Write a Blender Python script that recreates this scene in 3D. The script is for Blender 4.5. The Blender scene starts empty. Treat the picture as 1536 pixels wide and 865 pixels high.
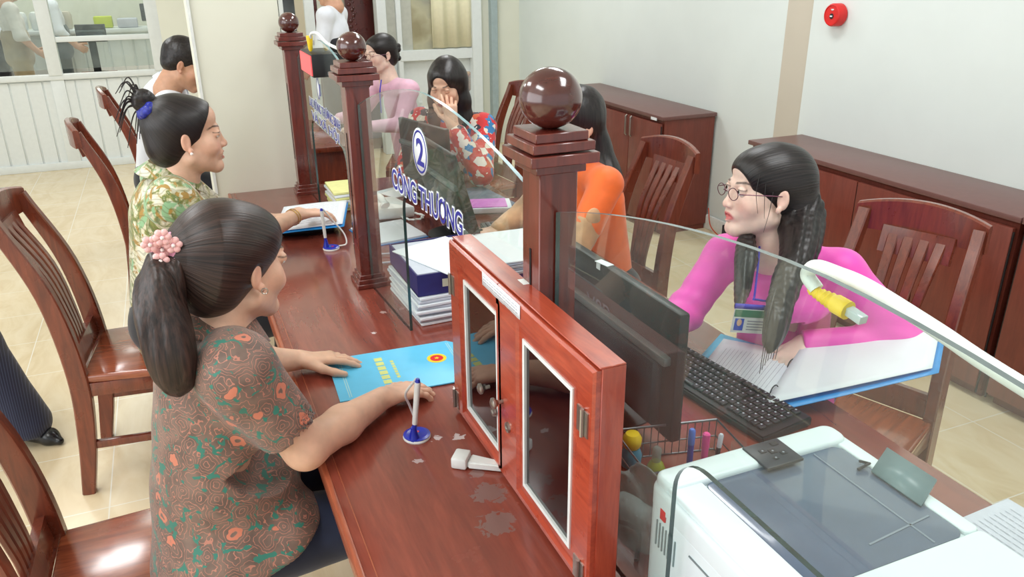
import bpy, bmesh, math, random
import numpy as np
from mathutils import Vector, Matrix
PI = math.pi
random.seed(7)
SC = bpy.context.scene
COL = SC.collection

# ------------------------------------------------------------------ camera, light, exposure
CAM_H = 1.72
cam = bpy.data.cameras.new('camera'); cam.sensor_width = 36; cam.lens = 1185.44/1536*36
cam.clip_start = .02; cam.clip_end = 60
co = bpy.data.objects.new('camera', cam); COL.objects.link(co); SC.camera = co
_p, _r, _y = [math.radians(v) for v in (22.145, -.5206, 22.738)]
_f = Vector((math.sin(_y)*math.cos(_p), math.cos(_y)*math.cos(_p), -math.sin(_p)))
_rt = Vector((math.cos(_y), -math.sin(_y), 0)); _up = _rt.cross(_f)
_R = _rt*math.cos(_r)+_up*math.sin(_r); _U = _up*math.cos(_r)-_rt*math.sin(_r)
M = Matrix((_R, _U, -_f)).transposed().to_4x4(); M.translation = (0, 0, CAM_H)
co.matrix_world = M

W = bpy.data.worlds.new('World'); SC.world = W; W.use_nodes = True
W.node_tree.nodes['Background'].inputs[0].default_value = (.93, .98, .985, 1)
W.node_tree.nodes['Background'].inputs[1].default_value = 1.0
SC.view_settings.view_transform = 'Standard'; SC.view_settings.look = 'None'
SC.view_settings.exposure = 0.0; SC.view_settings.gamma = 1; SC.view_settings.use_curve_mapping = False
SC.cycles.max_bounces = 8; SC.cycles.transparent_max_bounces = 16
SC.cycles.caustics_reflective = False; SC.cycles.caustics_refractive = False
SC.cycles.use_denoising = True
SC.cycles.sample_clamp_indirect = 6

def area(loc, rot, sx, sy, power, col=(1, 1, 1)):
    l = bpy.data.lights.new('ceiling_or_day_light', 'AREA'); l.shape = 'RECTANGLE'; l.size = sx; l.size_y = sy
    l.energy = power; l.color = col
    o = bpy.data.objects.new('ceiling_or_day_lamp', l); COL.objects.link(o); o.location = loc; o.rotation_euler = rot
    return o
for (x, y) in ((-1.2, .8), (1.6, .6), (-1.2, 3.4), (1.9, 3.2), (-1.4, 6.2), (2.0, 6.0)):
    area((x, y, 3.12), (0, 0, 0), .6, 1.2, 33, (.97, .99, 1))
area((-3.6, 1.0, 1.9), (0, math.radians(-90), 0), 2.2, 5.0, 108, (.95, .98, 1))     # area lamp standing in for window daylight, left of the view
area((-1.0, 10.2, 3.12), (0, 0, 0), .8, 3, 55, (1, .98, .94))
area((2.0, 9.3, 3.1), (0, 0, 0), 2.4, .8, 40, (1, .98, .94))

# ------------------------------------------------------------------ small tools
def S(r, g, b):
    def f(c):
        c /= 255
        return c/12.92 if c <= .04045 else ((c+.055)/1.055)**2.4
    return (f(r), f(g), f(b), 1)

class NT:
    def __init__(s, name):
        s.m = bpy.data.materials.new(name); s.m.use_nodes = True; s.t = s.m.node_tree
        s.b = s.t.nodes['Principled BSDF']; s.out = s.t.nodes['Material Output']
        s.tc = None
    def n(s, ty, **kw):
        nd = s.t.nodes.new('ShaderNode'+ty)
        for k, v in kw.items():
            if k.startswith('_'): setattr(nd, k[1:], v)
            else: nd.inputs[k.replace('__', ' ')].default_value = v
        return nd
    def l(s, a, b): s.t.links.new(a, b)
    def co(s, sc=(1, 1, 1), rot=(0, 0, 0)):
        if not s.tc: s.tc = s.n('TexCoord')
        mp = s.n('Mapping'); mp.inputs['Scale'].default_value = sc; mp.inputs['Rotation'].default_value = rot
        s.l(s.tc.outputs['Object'], mp.inputs[0]); return mp.outputs[0]
    def ramp(s, fac, stops, interp='LINEAR'):
        r = s.n('ValToRGB'); e = r.color_ramp.elements; r.color_ramp.interpolation = interp
        while len(e) < len(stops): e.new(.5)
        for i, (p, c) in enumerate(stops): e[i].position = p; e[i].color = c
        s.l(fac, r.inputs[0]); return r.outputs[0]
    def mix(s, fac, a, b, ty='MIX'):
        m = s.n('Mix', _data_type='RGBA', _blend_type=ty)
        for v, i in ((fac, 0), (a, 6), (b, 7)):
            if isinstance(v, (int, float, tuple)): m.inputs[i].default_value = v
            else: s.l(v, m.inputs[i])
        return m.outputs[2]
    def math(s, op, a, b=0.0, c=None):
        m = s.n('Math', _operation=op)
        for i, v in enumerate((a, b) if c is None else (a, b, c)):
            if isinstance(v, (int, float)): m.inputs[i].default_value = v
            else: s.l(v, m.inputs[i])
        return m.outputs[0]
    def noise(s, co, scale, detail=3, rough=.5, dist=0):
        n = s.n('TexNoise'); n.inputs['Scale'].default_value = scale; n.inputs['Detail'].default_value = detail
        n.inputs['Roughness'].default_value = rough; n.inputs['Distortion'].default_value = dist
        s.l(co, n.inputs['Vector']); return n.outputs['Fac']
    def bump(s, h, st=.2, d=.002):
        b = s.n('Bump'); b.inputs['Strength'].default_value = st; b.inputs['Distance'].default_value = d
        s.l(h, b.inputs['Height']); s.l(b.outputs[0], s.b.inputs['Normal'])
    def set(s, **kw):
        for k, v in kw.items():
            k = k.replace('__', ' ')
            if k in s.b.inputs: s.b.inputs[k].default_value = v
        return s

def plain(name, col, rough=.5, metal=0, var=.06, vs=30, bump=0, bs=200, coat=0, sss=0, spec=.5, alpha=1):
    t = NT(name); c = t.co()
    lo = tuple(v*(1-var) for v in col[:3])+(1,); hi = tuple(min(1, v*(1+var)) for v in col[:3])+(1,)
    t.l(t.ramp(t.noise(c, vs), [(.3, lo), (.7, hi)]), t.b.inputs['Base Color'])
    t.set(Roughness=rough, Metallic=metal, Coat__Weight=coat, Coat__Roughness=.08, Alpha=alpha)
    t.b.inputs['Specular IOR Level'].default_value = spec
    if sss:
        t.set(Subsurface__Weight=sss, Subsurface__Scale=.01); t.b.inputs['Subsurface Radius'].default_value = (1, .35, .2)
    if bump: t.bump(t.noise(c, bs, 4), bump, .001)
    return t.m

def wood(name, dark, light, axis='Y', rough=.32, coat=.35, scale=1.0, stains=False):
    t = NT(name)
    sc = {'X': (1.5, 14, 14), 'Y': (14, 1.5, 14), 'Z': (14, 14, 1.5)}[axis]
    sc = tuple(v*scale for v in sc)
    c = t.co(sc); n1 = t.noise(c, 3.0, 6, .6, 1.2); n2 = t.noise(t.co(tuple(v*3 for v in sc)), 5, 3, .6)
    col = t.ramp(t.math('ADD', t.math('MULTIPLY', n1, .75), t.math('MULTIPLY', n2, .25)), [(.32, dark), (.66, light)])
    big = t.noise(t.co(), 2.3, 2)
    col = t.mix(t.math('MULTIPLY', big, .35), col, dark)
    rg = t.ramp(t.noise(t.co(), 9, 5), [(.3, (rough*.8,)*3+(1,)), (.75, (rough*1.5,)*3+(1,))])
    if stains:                                   # worn, scraped spots of the lacquer and glue remains
        oc = t.co((1, 1, 1)); v = t.noise(oc, 55, 5, .6, .8)
        for (sx_, sy_, r_, th, cc_, op_) in stains:
            ds = t.n('VectorMath', _operation='DISTANCE'); t.l(oc, ds.inputs[0]); ds.inputs[1].default_value = (sx_-.76, sy_-1.7, .75)
            m_ = t.math('LESS_THAN', t.math('ADD', t.math('DIVIDE', ds.outputs['Value'], r_), t.math('MULTIPLY', v, 1.6)), th)
            col = t.mix(t.math('MULTIPLY', m_, op_), col, S(*cc_))
    t.l(col, t.b.inputs['Base Color']); t.l(rg, t.b.inputs['Roughness'])
    t.set(Coat__Weight=coat, Coat__Roughness=.12); t.bump(n1, .04, .001)
    return t.m

def glass_mat(name, tint=(.93, .97, .95, 1), haze=.022):
    t = NT(name); tr = t.n('BsdfTransparent'); tr.inputs[0].default_value = tint
    gl = t.n('BsdfGlossy'); gl.inputs['Roughness'].default_value = .02; gl.inputs[0].default_value = (1, 1, 1, 1)
    df = t.n('BsdfDiffuse'); df.inputs[0].default_value = S(205, 215, 212)
    fr = t.n('Fresnel'); fr.inputs[0].default_value = 1.5
    ge = t.n('NewGeometry'); ff = t.math('MULTIPLY', fr.outputs[0], t.math('SUBTRACT', 1.0, ge.outputs['Backfacing']))
    m1 = t.n('MixShader'); t.l(ff, m1.inputs[0]); t.l(tr.outputs[0], m1.inputs[1]); t.l(gl.outputs[0], m1.inputs[2])
    m2 = t.n('MixShader')
    sm = t.ramp(t.noise(t.co((1, 1, 1)), 5, 4), [(.3, (haze*.5,)*3+(1,)), (.8, (haze*1.7,)*3+(1,))])
    t.l(sm, m2.inputs[0]); t.l(m1.outputs[0], m2.inputs[1]); t.l(df.outputs[0], m2.inputs[2])
    t.l(m2.outputs[0], t.out.inputs[0]); return t.m

def emit(name, col, st=1.0):
    t = NT(name); t.set(Roughness=.4); t.b.inputs['Base Color'].default_value = col
    t.b.inputs['Emission Color'].default_value = col; t.b.inputs['Emission Strength'].default_value = st
    return t.m

class MB:
    """collects shapes, each with a material slot number, into one mesh"""
    def __init__(s): s.v = []; s.f = []; s.m = []; s.sm = []
    def add(s, vs, fs, mi=0, smooth=False):
        o = len(s.v); s.v += [tuple(v) for v in vs]; s.f += [tuple(i+o for i in f) for f in fs]
        s.m += [mi]*len(fs); s.sm += [smooth]*len(fs); return s
    def bm(s, b, mi=0, smooth=False, Mx=None):
        b.verts.index_update()
        s.add([(Mx @ v.co if Mx else v.co) for v in b.verts], [[v.index for v in f.verts] for f in b.faces], mi, smooth); b.free(); return s
    def box(s, c, d, R=None, bev=0, seg=2, mi=0, taper=None):
        b = bmesh.new(); bmesh.ops.create_cube(b, size=1)
        for v in b.verts:
            v.co = Vector((v.co.x*d[0], v.co.y*d[1], v.co.z*d[2]))
            if taper and v.co.z < 0: v.co.x *= taper; v.co.y *= taper
        if bev: bmesh.ops.bevel(b, geom=b.edges[:], offset=bev, segments=seg, profile=.5, affect='EDGES')
        Mx = Matrix.Translation(c)
        if R is not None: Mx = Mx @ (R if isinstance(R, Matrix) else Matrix.Rotation(R, 4, 'Z'))
        return s.bm(b, mi, bool(bev) and seg > 1, Mx)
    def lathe(s, prof, c=(0, 0, 0), n=28, mi=0, ax=None, smooth=True):
        vs = []; fs = []
        R = Vector((0, 0, 1)).rotation_difference(Vector(ax)).to_matrix() if ax is not None else Matrix.Identity(3)
        for r, z in prof:
            for i in range(n):
                a = 2*PI*i/n; vs.append(Vector(c)+R @ Vector((r*math.cos(a), r*math.sin(a), z)))
        for j in range(len(prof)-1):
            for i in range(n): fs.append((j*n+i, j*n+(i+1) % n, (j+1)*n+(i+1) % n, (j+1)*n+i))
        fs.append(tuple(range(n-1, -1, -1))); fs.append(tuple((len(prof)-1)*n+i for i in range(n)))
        return s.add(vs, fs, mi, smooth)
    def ball(s, c, r, n=24, mi=0, sc=(1, 1, 1)):
        pr = [(max(1e-4, r*math.sin(PI*k/(n//2)))*1.0, -r*math.cos(PI*k/(n//2))*sc[2]) for k in range(n//2+1)]
        o = len(s.v); s.lathe(pr, (0, 0, 0), n, mi)
        for i in range(o, len(s.v)):
            v = s.v[i]; s.v[i] = (v[0]*sc[0]+c[0], v[1]*sc[1]+c[1], v[2]+c[2])
        return s
    def tube(s, pts, r, n=8, mi=0, closed=False):
        pts = [Vector(p) for p in pts]; N = len(pts); rr = r if isinstance(r, (list, tuple)) else [r]*N
        vs = []; fs = []; up = None
        for k, p in enumerate(pts):
            d = (pts[(k+1) % N if closed else min(k+1, N-1)]-pts[k-1 if (closed or k) else 0]).normalized()
            if up is None: up = d.orthogonal().normalized()
            up = (up-d*up.dot(d)).normalized(); w = d.cross(up)
            for i in range(n):
                a = 2*PI*i/n; vs.append(p+(up*math.cos(a)+w*math.sin(a))*rr[k])
        for k in range(N if closed else N-1):
            for i in range(n):
                a, b = k*n, ((k+1) % N)*n; fs.append((a+i, a+(i+1) % n, b+(i+1) % n, b+i))
        if not closed: fs.append(tuple(range(n-1, -1, -1))); fs.append(tuple((N-1)*n+i for i in range(n)))
        return s.add(vs, fs, mi, True)
    def sweep(s, pts, w, t, wd=(1, 0, 0), bev=.004, mi=0):
        """rectangular bar along pts, width w along wd, thickness t across"""
        pts = [Vector(p) for p in pts]; wd = Vector(wd).normalized(); N = len(pts); vs = []; fs = []
        ww = w if isinstance(w, (list, tuple)) else [w]*N; tt = t if isinstance(t, (list, tuple)) else [t]*N
        for k, p in enumerate(pts):
            d = (pts[min(k+1, N-1)]-pts[max(k-1, 0)]).normalized(); nn = d.cross(wd).normalized()
            a, b, e = ww[k]/2, tt[k]/2, bev
            for (x, y) in ((-a+e, -b), (a-e, -b), (a, -b+e), (a, b-e), (a-e, b), (-a+e, b), (-a, b-e), (-a, -b+e)):
                vs.append(p+wd*x+nn*y)
        for k in range(N-1):
            for i in range(8): fs.append((k*8+i, k*8+(i+1) % 8, k*8+8+(i+1) % 8, k*8+8+i))
        fs.append(tuple(range(7, -1, -1))); fs.append(tuple((N-1)*8+i for i in range(8)))
        return s.add(vs, fs, mi, False)
    def prism(s, poly, t, fn, mi=0, em=None):
        """poly = 2D outline, fn(a, b, depth) -> point; em = material slot of the rim"""
        n = len(poly); vs = [fn(a, b, 0) for a, b in poly]+[fn(a, b, t) for a, b in poly]
        s.add(vs, [tuple(range(n)), tuple(range(2*n-1, n-1, -1))], mi)
        o = len(s.v)-2*n
        for i in range(n):
            s.f.append((o+i, o+n+i, o+n+(i+1) % n, o+(i+1) % n)); s.m.append(mi if em is None else em); s.sm.append(False)
        return s
    def grid(s, fn, nu, nv, mi=0):
        vs = [fn(i/nu, j/nv) for j in range(nv+1) for i in range(nu+1)]
        return s.add(vs, [(j*(nu+1)+i, j*(nu+1)+i+1, (j+1)*(nu+1)+i+1, (j+1)*(nu+1)+i) for j in range(nv) for i in range(nu)], mi, True)

def link(name, me, parent=None):
    o = bpy.data.objects.new(name, me); COL.objects.link(o)
    if parent is not None: o.parent = parent
    return o
def fin(me):
    b = bmesh.new(); b.from_mesh(me); bmesh.ops.recalc_face_normals(b, faces=b.faces[:]); b.to_mesh(me); b.free()
def build(name, mb, mats, parent=None, world=False, solid=0):
    me = bpy.data.meshes.new(name); vs = mb.v
    if world and parent is not None:
        q = parent
        L = Vector(q.location)
        while q.parent is not None: q = q.parent; L += Vector(q.location)
        Rz = Matrix.Rotation(-q.rotation_euler.z, 3, 'Z')
        vs = [Rz @ (Vector(v)-L) for v in vs]
    me.from_pydata([tuple(v) for v in vs], [], mb.f)
    for m in (mats if isinstance(mats, (list, tuple)) else [mats]): me.materials.append(m)
    me.polygons.foreach_set('material_index', mb.m); me.polygons.foreach_set('use_smooth', mb.sm)
    fin(me); o = link(name, me, parent)
    if any(mb.sm) and not all(mb.sm) or True:
        try: me.set_sharp_from_angle(angle=math.radians(40))
        except Exception: pass
    if solid:
        md = o.modifiers.new('thickness', 'SOLIDIFY'); md.thickness = solid; md.offset = 0
    return o
def tag(o, label=None, cat=None, group=None, kind=None):
    if label: o['label'] = label
    if cat: o['category'] = cat
    if group: o['group'] = group
    if kind: o['kind'] = kind
    return o
def thing(name, label, cat, loc=(0, 0, 0), rz=0, group=None):
    o = bpy.data.objects.new(name, None); o.empty_display_size = .05; COL.objects.link(o)
    o.location = loc; o.rotation_euler = (0, 0, rz); return tag(o, label, cat, group)
def struct(name, mb, mats): return tag(build(name, mb, mats), kind='structure')
def dup(root, loc, rz, label, group=None):
    def cp(o, par):
        c = o.copy(); COL.objects.link(c); c.parent = par
        for ch in [x for x in COL.objects if x.parent == o]: cp(ch, c)
        return c
    r = cp(root, None); r.location = loc; r.rotation_euler = (0, 0, rz); r['label'] = label
    if group: r['group'] = group
    return r
def bez(p, n=8):
    """Catmull-Rom through the points p"""
    p = [Vector(q) for q in p]; q = [p[0]*2-p[1]]+p+[p[-1]*2-p[-2]]; out = []
    for i in range(1, len(q)-2):
        for k in range(n):
            t = k/n; a, b, c, d = q[i-1:i+3]
            out.append(.5*((2*b)+(c-a)*t+(2*a-5*b+4*c-d)*t*t+(3*b-a-3*c+d)*t**3))
    return out+[p[-1]]
def lettering(name, body, org, xd, yd, size, sx, mat, parent, off=0.0, ext=.0004, lift=0, align='LEFT'):
    c = bpy.data.curves.new('c', 'FONT'); c.body = body; c.size = 1; c.offset = off; c.extrude = ext/size; c.align_x = align
    o = bpy.data.objects.new('c', c); COL.objects.link(o); bpy.context.view_layer.update()
    me = bpy.data.meshes.new_from_object(o.evaluated_get(bpy.context.evaluated_depsgraph_get()))
    bpy.data.objects.remove(o); me.name = name
    xd, yd = Vector(xd).normalized(), Vector(yd).normalized(); zd = xd.cross(yd); org = Vector(org)
    L = Vector((0, 0, 0)); q = parent; Rz = Matrix.Identity(3)
    while q is not None: L += Vector(q.location); Rz = Matrix.Rotation(-q.rotation_euler.z, 3, 'Z'); q = q.parent
    for v in me.vertices:
        v.co = Rz @ (org+xd*v.co.x*size*sx+yd*v.co.y*size+zd*(v.co.z*size+lift)-L)
    me.materials.clear(); me.materials.append(mat)
    return link(name, me, parent)

# ------------------------------------------------------------------ smooth solid modelling for people, hair and cloth
class Solid:
    def __init__(s): s.p = []
    def _a(s, fn, c, r, k, op): s.p.append((fn, np.array(c)-r, np.array(c)+r, k, op)); return s
    def ell(s, c, r, R=None, k=.012, op='+'):
        c = np.array(c, float); r = np.array(r, float)*np.ones(3); R = np.eye(3) if R is None else np.array(R)
        def fn(P):
            q = (P-c) @ R; a = np.sqrt(((q/r)**2).sum(1)); b = np.sqrt(((q/r**2)**2).sum(1))
            return a*(a-1)/np.maximum(b, 1e-6)
        return s._a(fn, c, r.max(), k, op)
    def cap(s, a, b, ra, rb=None, k=.012, op='+', sq=None):
        a = np.array(a, float); b = np.array(b, float); rb = ra if rb is None else rb
        ba = b-a; L2 = max((ba**2).sum(), 1e-9)
        def fn(P):
            q = P-a
            if sq is not None:
                ax, f = sq; ax = np.array(ax, float); ax = ax/np.linalg.norm(ax)
                h = np.clip(q @ ba/L2, 0, 1); w = q-h[:, None]*ba; w = w+np.outer(w @ ax*(1/f-1), ax)
                return (np.sqrt((w**2).sum(1))-(ra+(rb-ra)*h))*(f**.5)
            h = np.clip(q @ ba/L2, 0, 1)
            return np.sqrt(((q-h[:, None]*ba)**2).sum(1))-(ra+(rb-ra)*h)
        return s._a(fn, (a+b)/2, np.linalg.norm(ba)/2+max(ra, rb), k, op)
    def path(s, pts, rs, k=.01, op='+', sq=None):
        for i in range(len(pts)-1): s.cap(pts[i], pts[i+1], rs[i], rs[i+1], k, op, sq)
        return s
    def plane(s, c, n, R, k=.004, op='-'):
        """removes what lies on the side n points to (within radius R of c)"""
        c = np.array(c, float); n = np.array(n, float); n = n/np.linalg.norm(n)
        def fn(P): return np.maximum(-((P-c) @ n), np.sqrt(((P-c)**2).sum(1))-R)
        return s._a(fn, c, R, k, op)
    def ev(s, P, idx=None):
        d = np.full(len(P), .5)
        for i in (range(len(s.p)) if idx is None else idx):
            fn, lo, hi, k, op = s.p[i]; e = fn(P)
            if op == '+':
                h = np.clip(.5+.5*(d-e)/k, 0, 1); d = d+(e-d)*h-k*h*(1-h)
            elif op == '-':
                h = np.clip(.5-.5*(d+e)/k, 0, 1); d = d*(1-h)+(-e)*h+k*h*(1-h)
            else:
                h = np.clip(.5-.5*(d-e)/k, 0, 1); d = d*(1-h)+e*h+k*h*(1-h)
        return d
    def mesh(s, vox, disp=None):
        B = 24; W_ = B*vox; blocks = set()
        for fn, lo, hi, k, op in s.p:
            if op != '+': continue
            a = np.floor((lo-.01)/W_).astype(int); b = np.floor((hi+.01)/W_).astype(int)
            for i in range(a[0], b[0]+1):
                for j in range(a[1], b[1]+1):
                    for l in range(a[2], b[2]+1): blocks.add((i, j, l))
        V = []; I = []; Q = []; OFF = 20000; MM = 40000
        g = np.arange(-1, B+1); ar = np.stack(np.meshgrid(g, g, g, indexing='ij'), -1).reshape(-1, 3); n = B+2
        for bl in sorted(blocks):
            o = np.array(bl)*B; lo = (o-1)*vox; hi = (o+B+1)*vox
            idx = [i for i, (fn, l, h, k, op) in enumerate(s.p) if (l-k-.004 < hi).all() and (h+k+.004 > lo).all()]
            if not any(s.p[i][4] == '+' for i in idx): continue
            cen = (lo+hi)/2
            if abs(s.ev(cen[None], idx)[0]) > W_*1.15+.03: continue
            P = (ar+o)*vox; d = s.ev(P, idx)
            if disp is not None: d = d+disp(P)
            D = d.reshape(n, n, n)
            if D.min() > 0 or D.max() < 0: continue
            ins = D < 0
            c8 = [ins[i:n-1+i, j:n-1+j, l:n-1+l] for i in (0, 1) for j in (0, 1) for l in (0, 1)]
            cnt = sum(c.astype(np.int8) for c in c8); act = (cnt > 0) & (cnt < 8)
            ci = np.argwhere(act)
            if len(ci) == 0: continue
            acc = np.zeros((len(ci), 3)); w = np.zeros(len(ci))
            x, y, z = ci.T
            for ax in range(3):
                e = np.eye(3, dtype=int)[ax]
                for u in (0, 1):
                    for v in (0, 1):
                        of = np.zeros(3, int); oth = [q for q in range(3) if q != ax]; of[oth[0]] = u; of[oth[1]] = v
                        a = D[x+of[0], y+of[1], z+of[2]]; b = D[x+of[0]+e[0], y+of[1]+e[1], z+of[2]+e[2]]
                        cr = (a < 0) != (b < 0); t = np.where(cr, a/np.where(cr, a-b, 1), 0)
                        acc += np.where(cr[:, None], of+t[:, None]*e, 0); w += cr
            gp = ci+o-1
            V.append((gp+acc/w[:, None])*vox); gi = gp+OFF
            I.append((gi[:, 0]*MM+gi[:, 1])*MM+gi[:, 2])
            for ax in range(3):
                sl0 = [slice(1, B+1)]*3; sl1 = list(sl0); sl1[ax] = slice(2, B+2)
                a = ins[tuple(sl0)]; b = ins[tuple(sl1)]; cr = a != b
                if not cr.any(): continue
                p = np.argwhere(cr)+1; fl = a[cr]; e1, e2 = [q for q in range(3) if q != ax]
                def cid(du, dv):
                    q = p.copy(); q[:, e1] -= du; q[:, e2] -= dv; q = q+o-1+OFF; return (q[:, 0]*MM+q[:, 1])*MM+q[:, 2]
                qd = np.stack([cid(0, 0), cid(1, 0), cid(1, 1), cid(0, 1)], 1)
                if ax == 1: fl = ~fl
                qd[~fl] = qd[~fl][:, ::-1]; Q.append(qd)
        V = np.concatenate(V); I = np.concatenate(I); Q = np.concatenate(Q)
        u, first = np.unique(I, return_index=True); V = V[first]
        q = np.searchsorted(u, Q); q = np.minimum(q, len(u)-1); ok = (u[q] == Q).all(1); q = q[ok]
        return V, q

def npmesh(name, V, Q, mats, parent=None, attrs=None, smooth=True):
    me = bpy.data.meshes.new(name); L = Vector((0, 0, 0)); q = parent
    while q is not None: L += Vector(q.location); q = q.parent
    V = V-np.array(L)
    me.vertices.add(len(V)); me.vertices.foreach_set('co', V.astype(np.float32).ravel())
    me.loops.add(len(Q)*4); me.loops.foreach_set('vertex_index', Q.astype(np.int32).ravel())
    me.polygons.add(len(Q)); me.polygons.foreach_set('loop_start', np.arange(0, len(Q)*4, 4, dtype=np.int32))
    me.update(calc_edges=True)
    me.polygons.foreach_set('use_smooth', np.full(len(Q), smooth))
    for m in (mats if isinstance(mats, (list, tuple)) else [mats]): me.materials.append(m)
    for k, a in (attrs or {}).items():
        a = np.asarray(a, np.float32)
        if a.ndim == 1: at = me.attributes.new(k, 'FLOAT', 'POINT'); at.data.foreach_set('value', a)
        else: at = me.attributes.new(k, 'FLOAT_VECTOR', 'POINT'); at.data.foreach_set('vector', a.ravel())
    return link(name, me, parent)

def sm(x, a, b): t = np.clip((x-a)/(b-a), 0, 1); return t*t*(3-2*t)
def wob(P, f, sd=0):
    """cheap smooth noise, about -1..1"""
    r = np.random.RandomState(sd); o = np.zeros(len(P))
    for i in range(5):
        A = r.normal(size=(3,)); A = A/np.linalg.norm(A)*f*(.7+.25*i); B_ = r.normal(size=(3,)); B_ = B_/np.linalg.norm(B_)*f*.6
        o += np.sin(P @ A+r.rand()*6+1.4*np.sin(P @ B_+r.rand()*6))/(1+.3*i)
    return o/3.2
def folds(P, f, stretch=(1, 1, 1), sd=0):
    w = wob(P*np.array(stretch), f, sd); return 1-np.abs(w)*2
def basis(yaw, pitch=0, roll=0):
    """columns: right, forward, up; yaw = heading of the face from +x"""
    y, p, r = [math.radians(v) for v in (yaw, pitch, roll)]
    f = np.array([math.cos(y)*math.cos(p), math.sin(y)*math.cos(p), math.sin(p)])
    rt = np.array([math.sin(y), -math.cos(y), 0]); up = np.cross(rt, f)
    R_ = rt*math.cos(r)+up*math.sin(r); U_ = up*math.cos(r)-rt*math.sin(r)
    return np.stack([R_, f, U_], 1)

# ------------------------------------------------------------------ materials
WD, WL = S(88, 26, 18), S(150, 58, 38)
m_desk = wood('desk_lacquer', S(112, 50, 40), S(148, 72, 56), 'Y', .2, .6, .7, stains=[(.461, 1.224, .055, 1.35, (122, 96, 92), .8), (.439, 1.133, .055, 1.38, (122, 96, 92), .8), (.459, 1.293, .03, 1.3, (130, 104, 100), .7), (.425, 1.455, .035, 1.10, (205, 196, 196), .8), (.470, 1.437, .035, 1.08, (205, 196, 196), .8), (.527, 1.59, .04, 1.15, (176, 160, 160), .6), (.363, 1.387, .028, 1.15, (190, 176, 176), .7), (.481, 2.51, .03, 1.15, (220, 210, 208), .8), (.535, 2.592, .05, 1.1, (180, 160, 158), .6), (.425, 2.046, .03, 1.0, (220, 210, 208), .8), (.489, 2.182, .03, 1.1, (200, 176, 170), .7)])
m_trim = wood('edge_lacquer', S(140, 66, 44), S(180, 98, 66), 'Y', .3, .4)
m_post = wood('post_lacquer', S(80, 28, 22), S(122, 48, 36), 'Z', .28, .6)
m_ballw = wood('ball_lacquer', S(62, 26, 24), S(90, 40, 34), 'X', .16, .9, .5)
m_box = wood('red_box_wood', S(146, 50, 32), S(188, 80, 52), 'Y', .3, .5, 1.2)
m_boxz = wood('red_box_wood_upright', S(146, 50, 32), S(188, 80, 52), 'Z', .3, .5, 1.2)
m_chair = wood('chair_lacquer', S(88, 38, 26), S(134, 64, 42), 'Z', .28, .6)
m_seat = wood('chair_seat_lacquer', S(112, 50, 32), S(172, 92, 58), 'Y', .2, .8)
m_cab = wood('cabinet_veneer', S(104, 48, 38), S(128, 62, 48), 'Z', .38, .15, .8)
m_cabtop = plain('cabinet_top', S(112, 78, 74), .35, 0, .05)
m_dark = plain('dark_gap', S(22, 16, 16), .7)
m_wall = plain('wall_paint', S(220, 228, 225), .75, 0, .015, 4, .05, 60)
m_cream = plain('cream_wall_paint', S(226, 227, 212), .75, 0, .02, 4, .05, 60)
m_beige = plain('beige_wall_paint', S(200, 192, 176), .8, 0, .02, 4)
m_white = plain('white_gloss', S(226, 230, 228), .4)
m_alu = plain('white_frame', S(222, 228, 228), .4, 0, .02)
m_metal = plain('steel', S(170, 165, 158), .3, .9)
m_glass = glass_mat('clear_glass'); m_glassfar = glass_mat('window_glass', (.9, .94, .93, 1), .09)
m_gedge = plain('glass_edge', S(38, 62, 60), .15, 0, .3, 20, spec=.9)
m_gedge2 = plain('glass_edge_light', S(138, 172, 178), .12, 0, .15, 30, spec=.9)
m_gedge3 = plain('glass_edge_grey', S(112, 124, 124), .15, 0, .15, 30, spec=.8)
m_black = plain('black_plastic', S(26, 27, 30), .42)
m_dgrey = plain('dark_grey_plastic', S(42, 46, 54), .4)
m_key = plain('key_plastic', S(34, 36, 42), .38)
m_print = plain('printer_white', S(218, 230, 234), .35, 0, .01)
m_tray = plain('printer_tray', S(84, 98, 120), .22, coat=.5)
m_paper = plain('paper', S(228, 232, 238), .8, 0, .015)
m_paper2 = plain('paper_grey', S(196, 200, 212), .8, 0, .05)
m_blue = plain('blue_plastic', S(28, 44, 168), .3)
m_sky = plain('folder_blue', S(96, 192, 232), .35, 0, .03)
m_sky2 = plain('folder_blue_dark', S(28, 140, 214), .4)
m_yel = plain('yellow', S(244, 206, 40), .45); m_red = plain('red', S(214, 36, 34), .4)
m_pink = plain('pink_plastic', S(228, 70, 150), .35); m_green = plain('green_bottle', S(140, 150, 30), .25)
m_pale = plain('pale_yellow', S(224, 222, 150), .6)
m_ink = plain('ink', S(150, 155, 166), .8); m_navy = plain('navy_ink', S(40, 44, 150), .4)
m_whitet = plain('white_lettering', S(232, 236, 240), .5); m_silver = plain('silver_mark', S(150, 156, 166), .35, .6)
m_bag = NT('plastic_bag'); m_bag.set(Roughness=.25, Transmission__Weight=.35, Alpha=.6); m_bag.b.inputs['Base Color'].default_value = S(170, 186, 184); m_bag.bump(m_bag.noise(m_bag.co(), 45, 5, .7, 1.5), .9, .006); m_bag = m_bag.m

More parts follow.
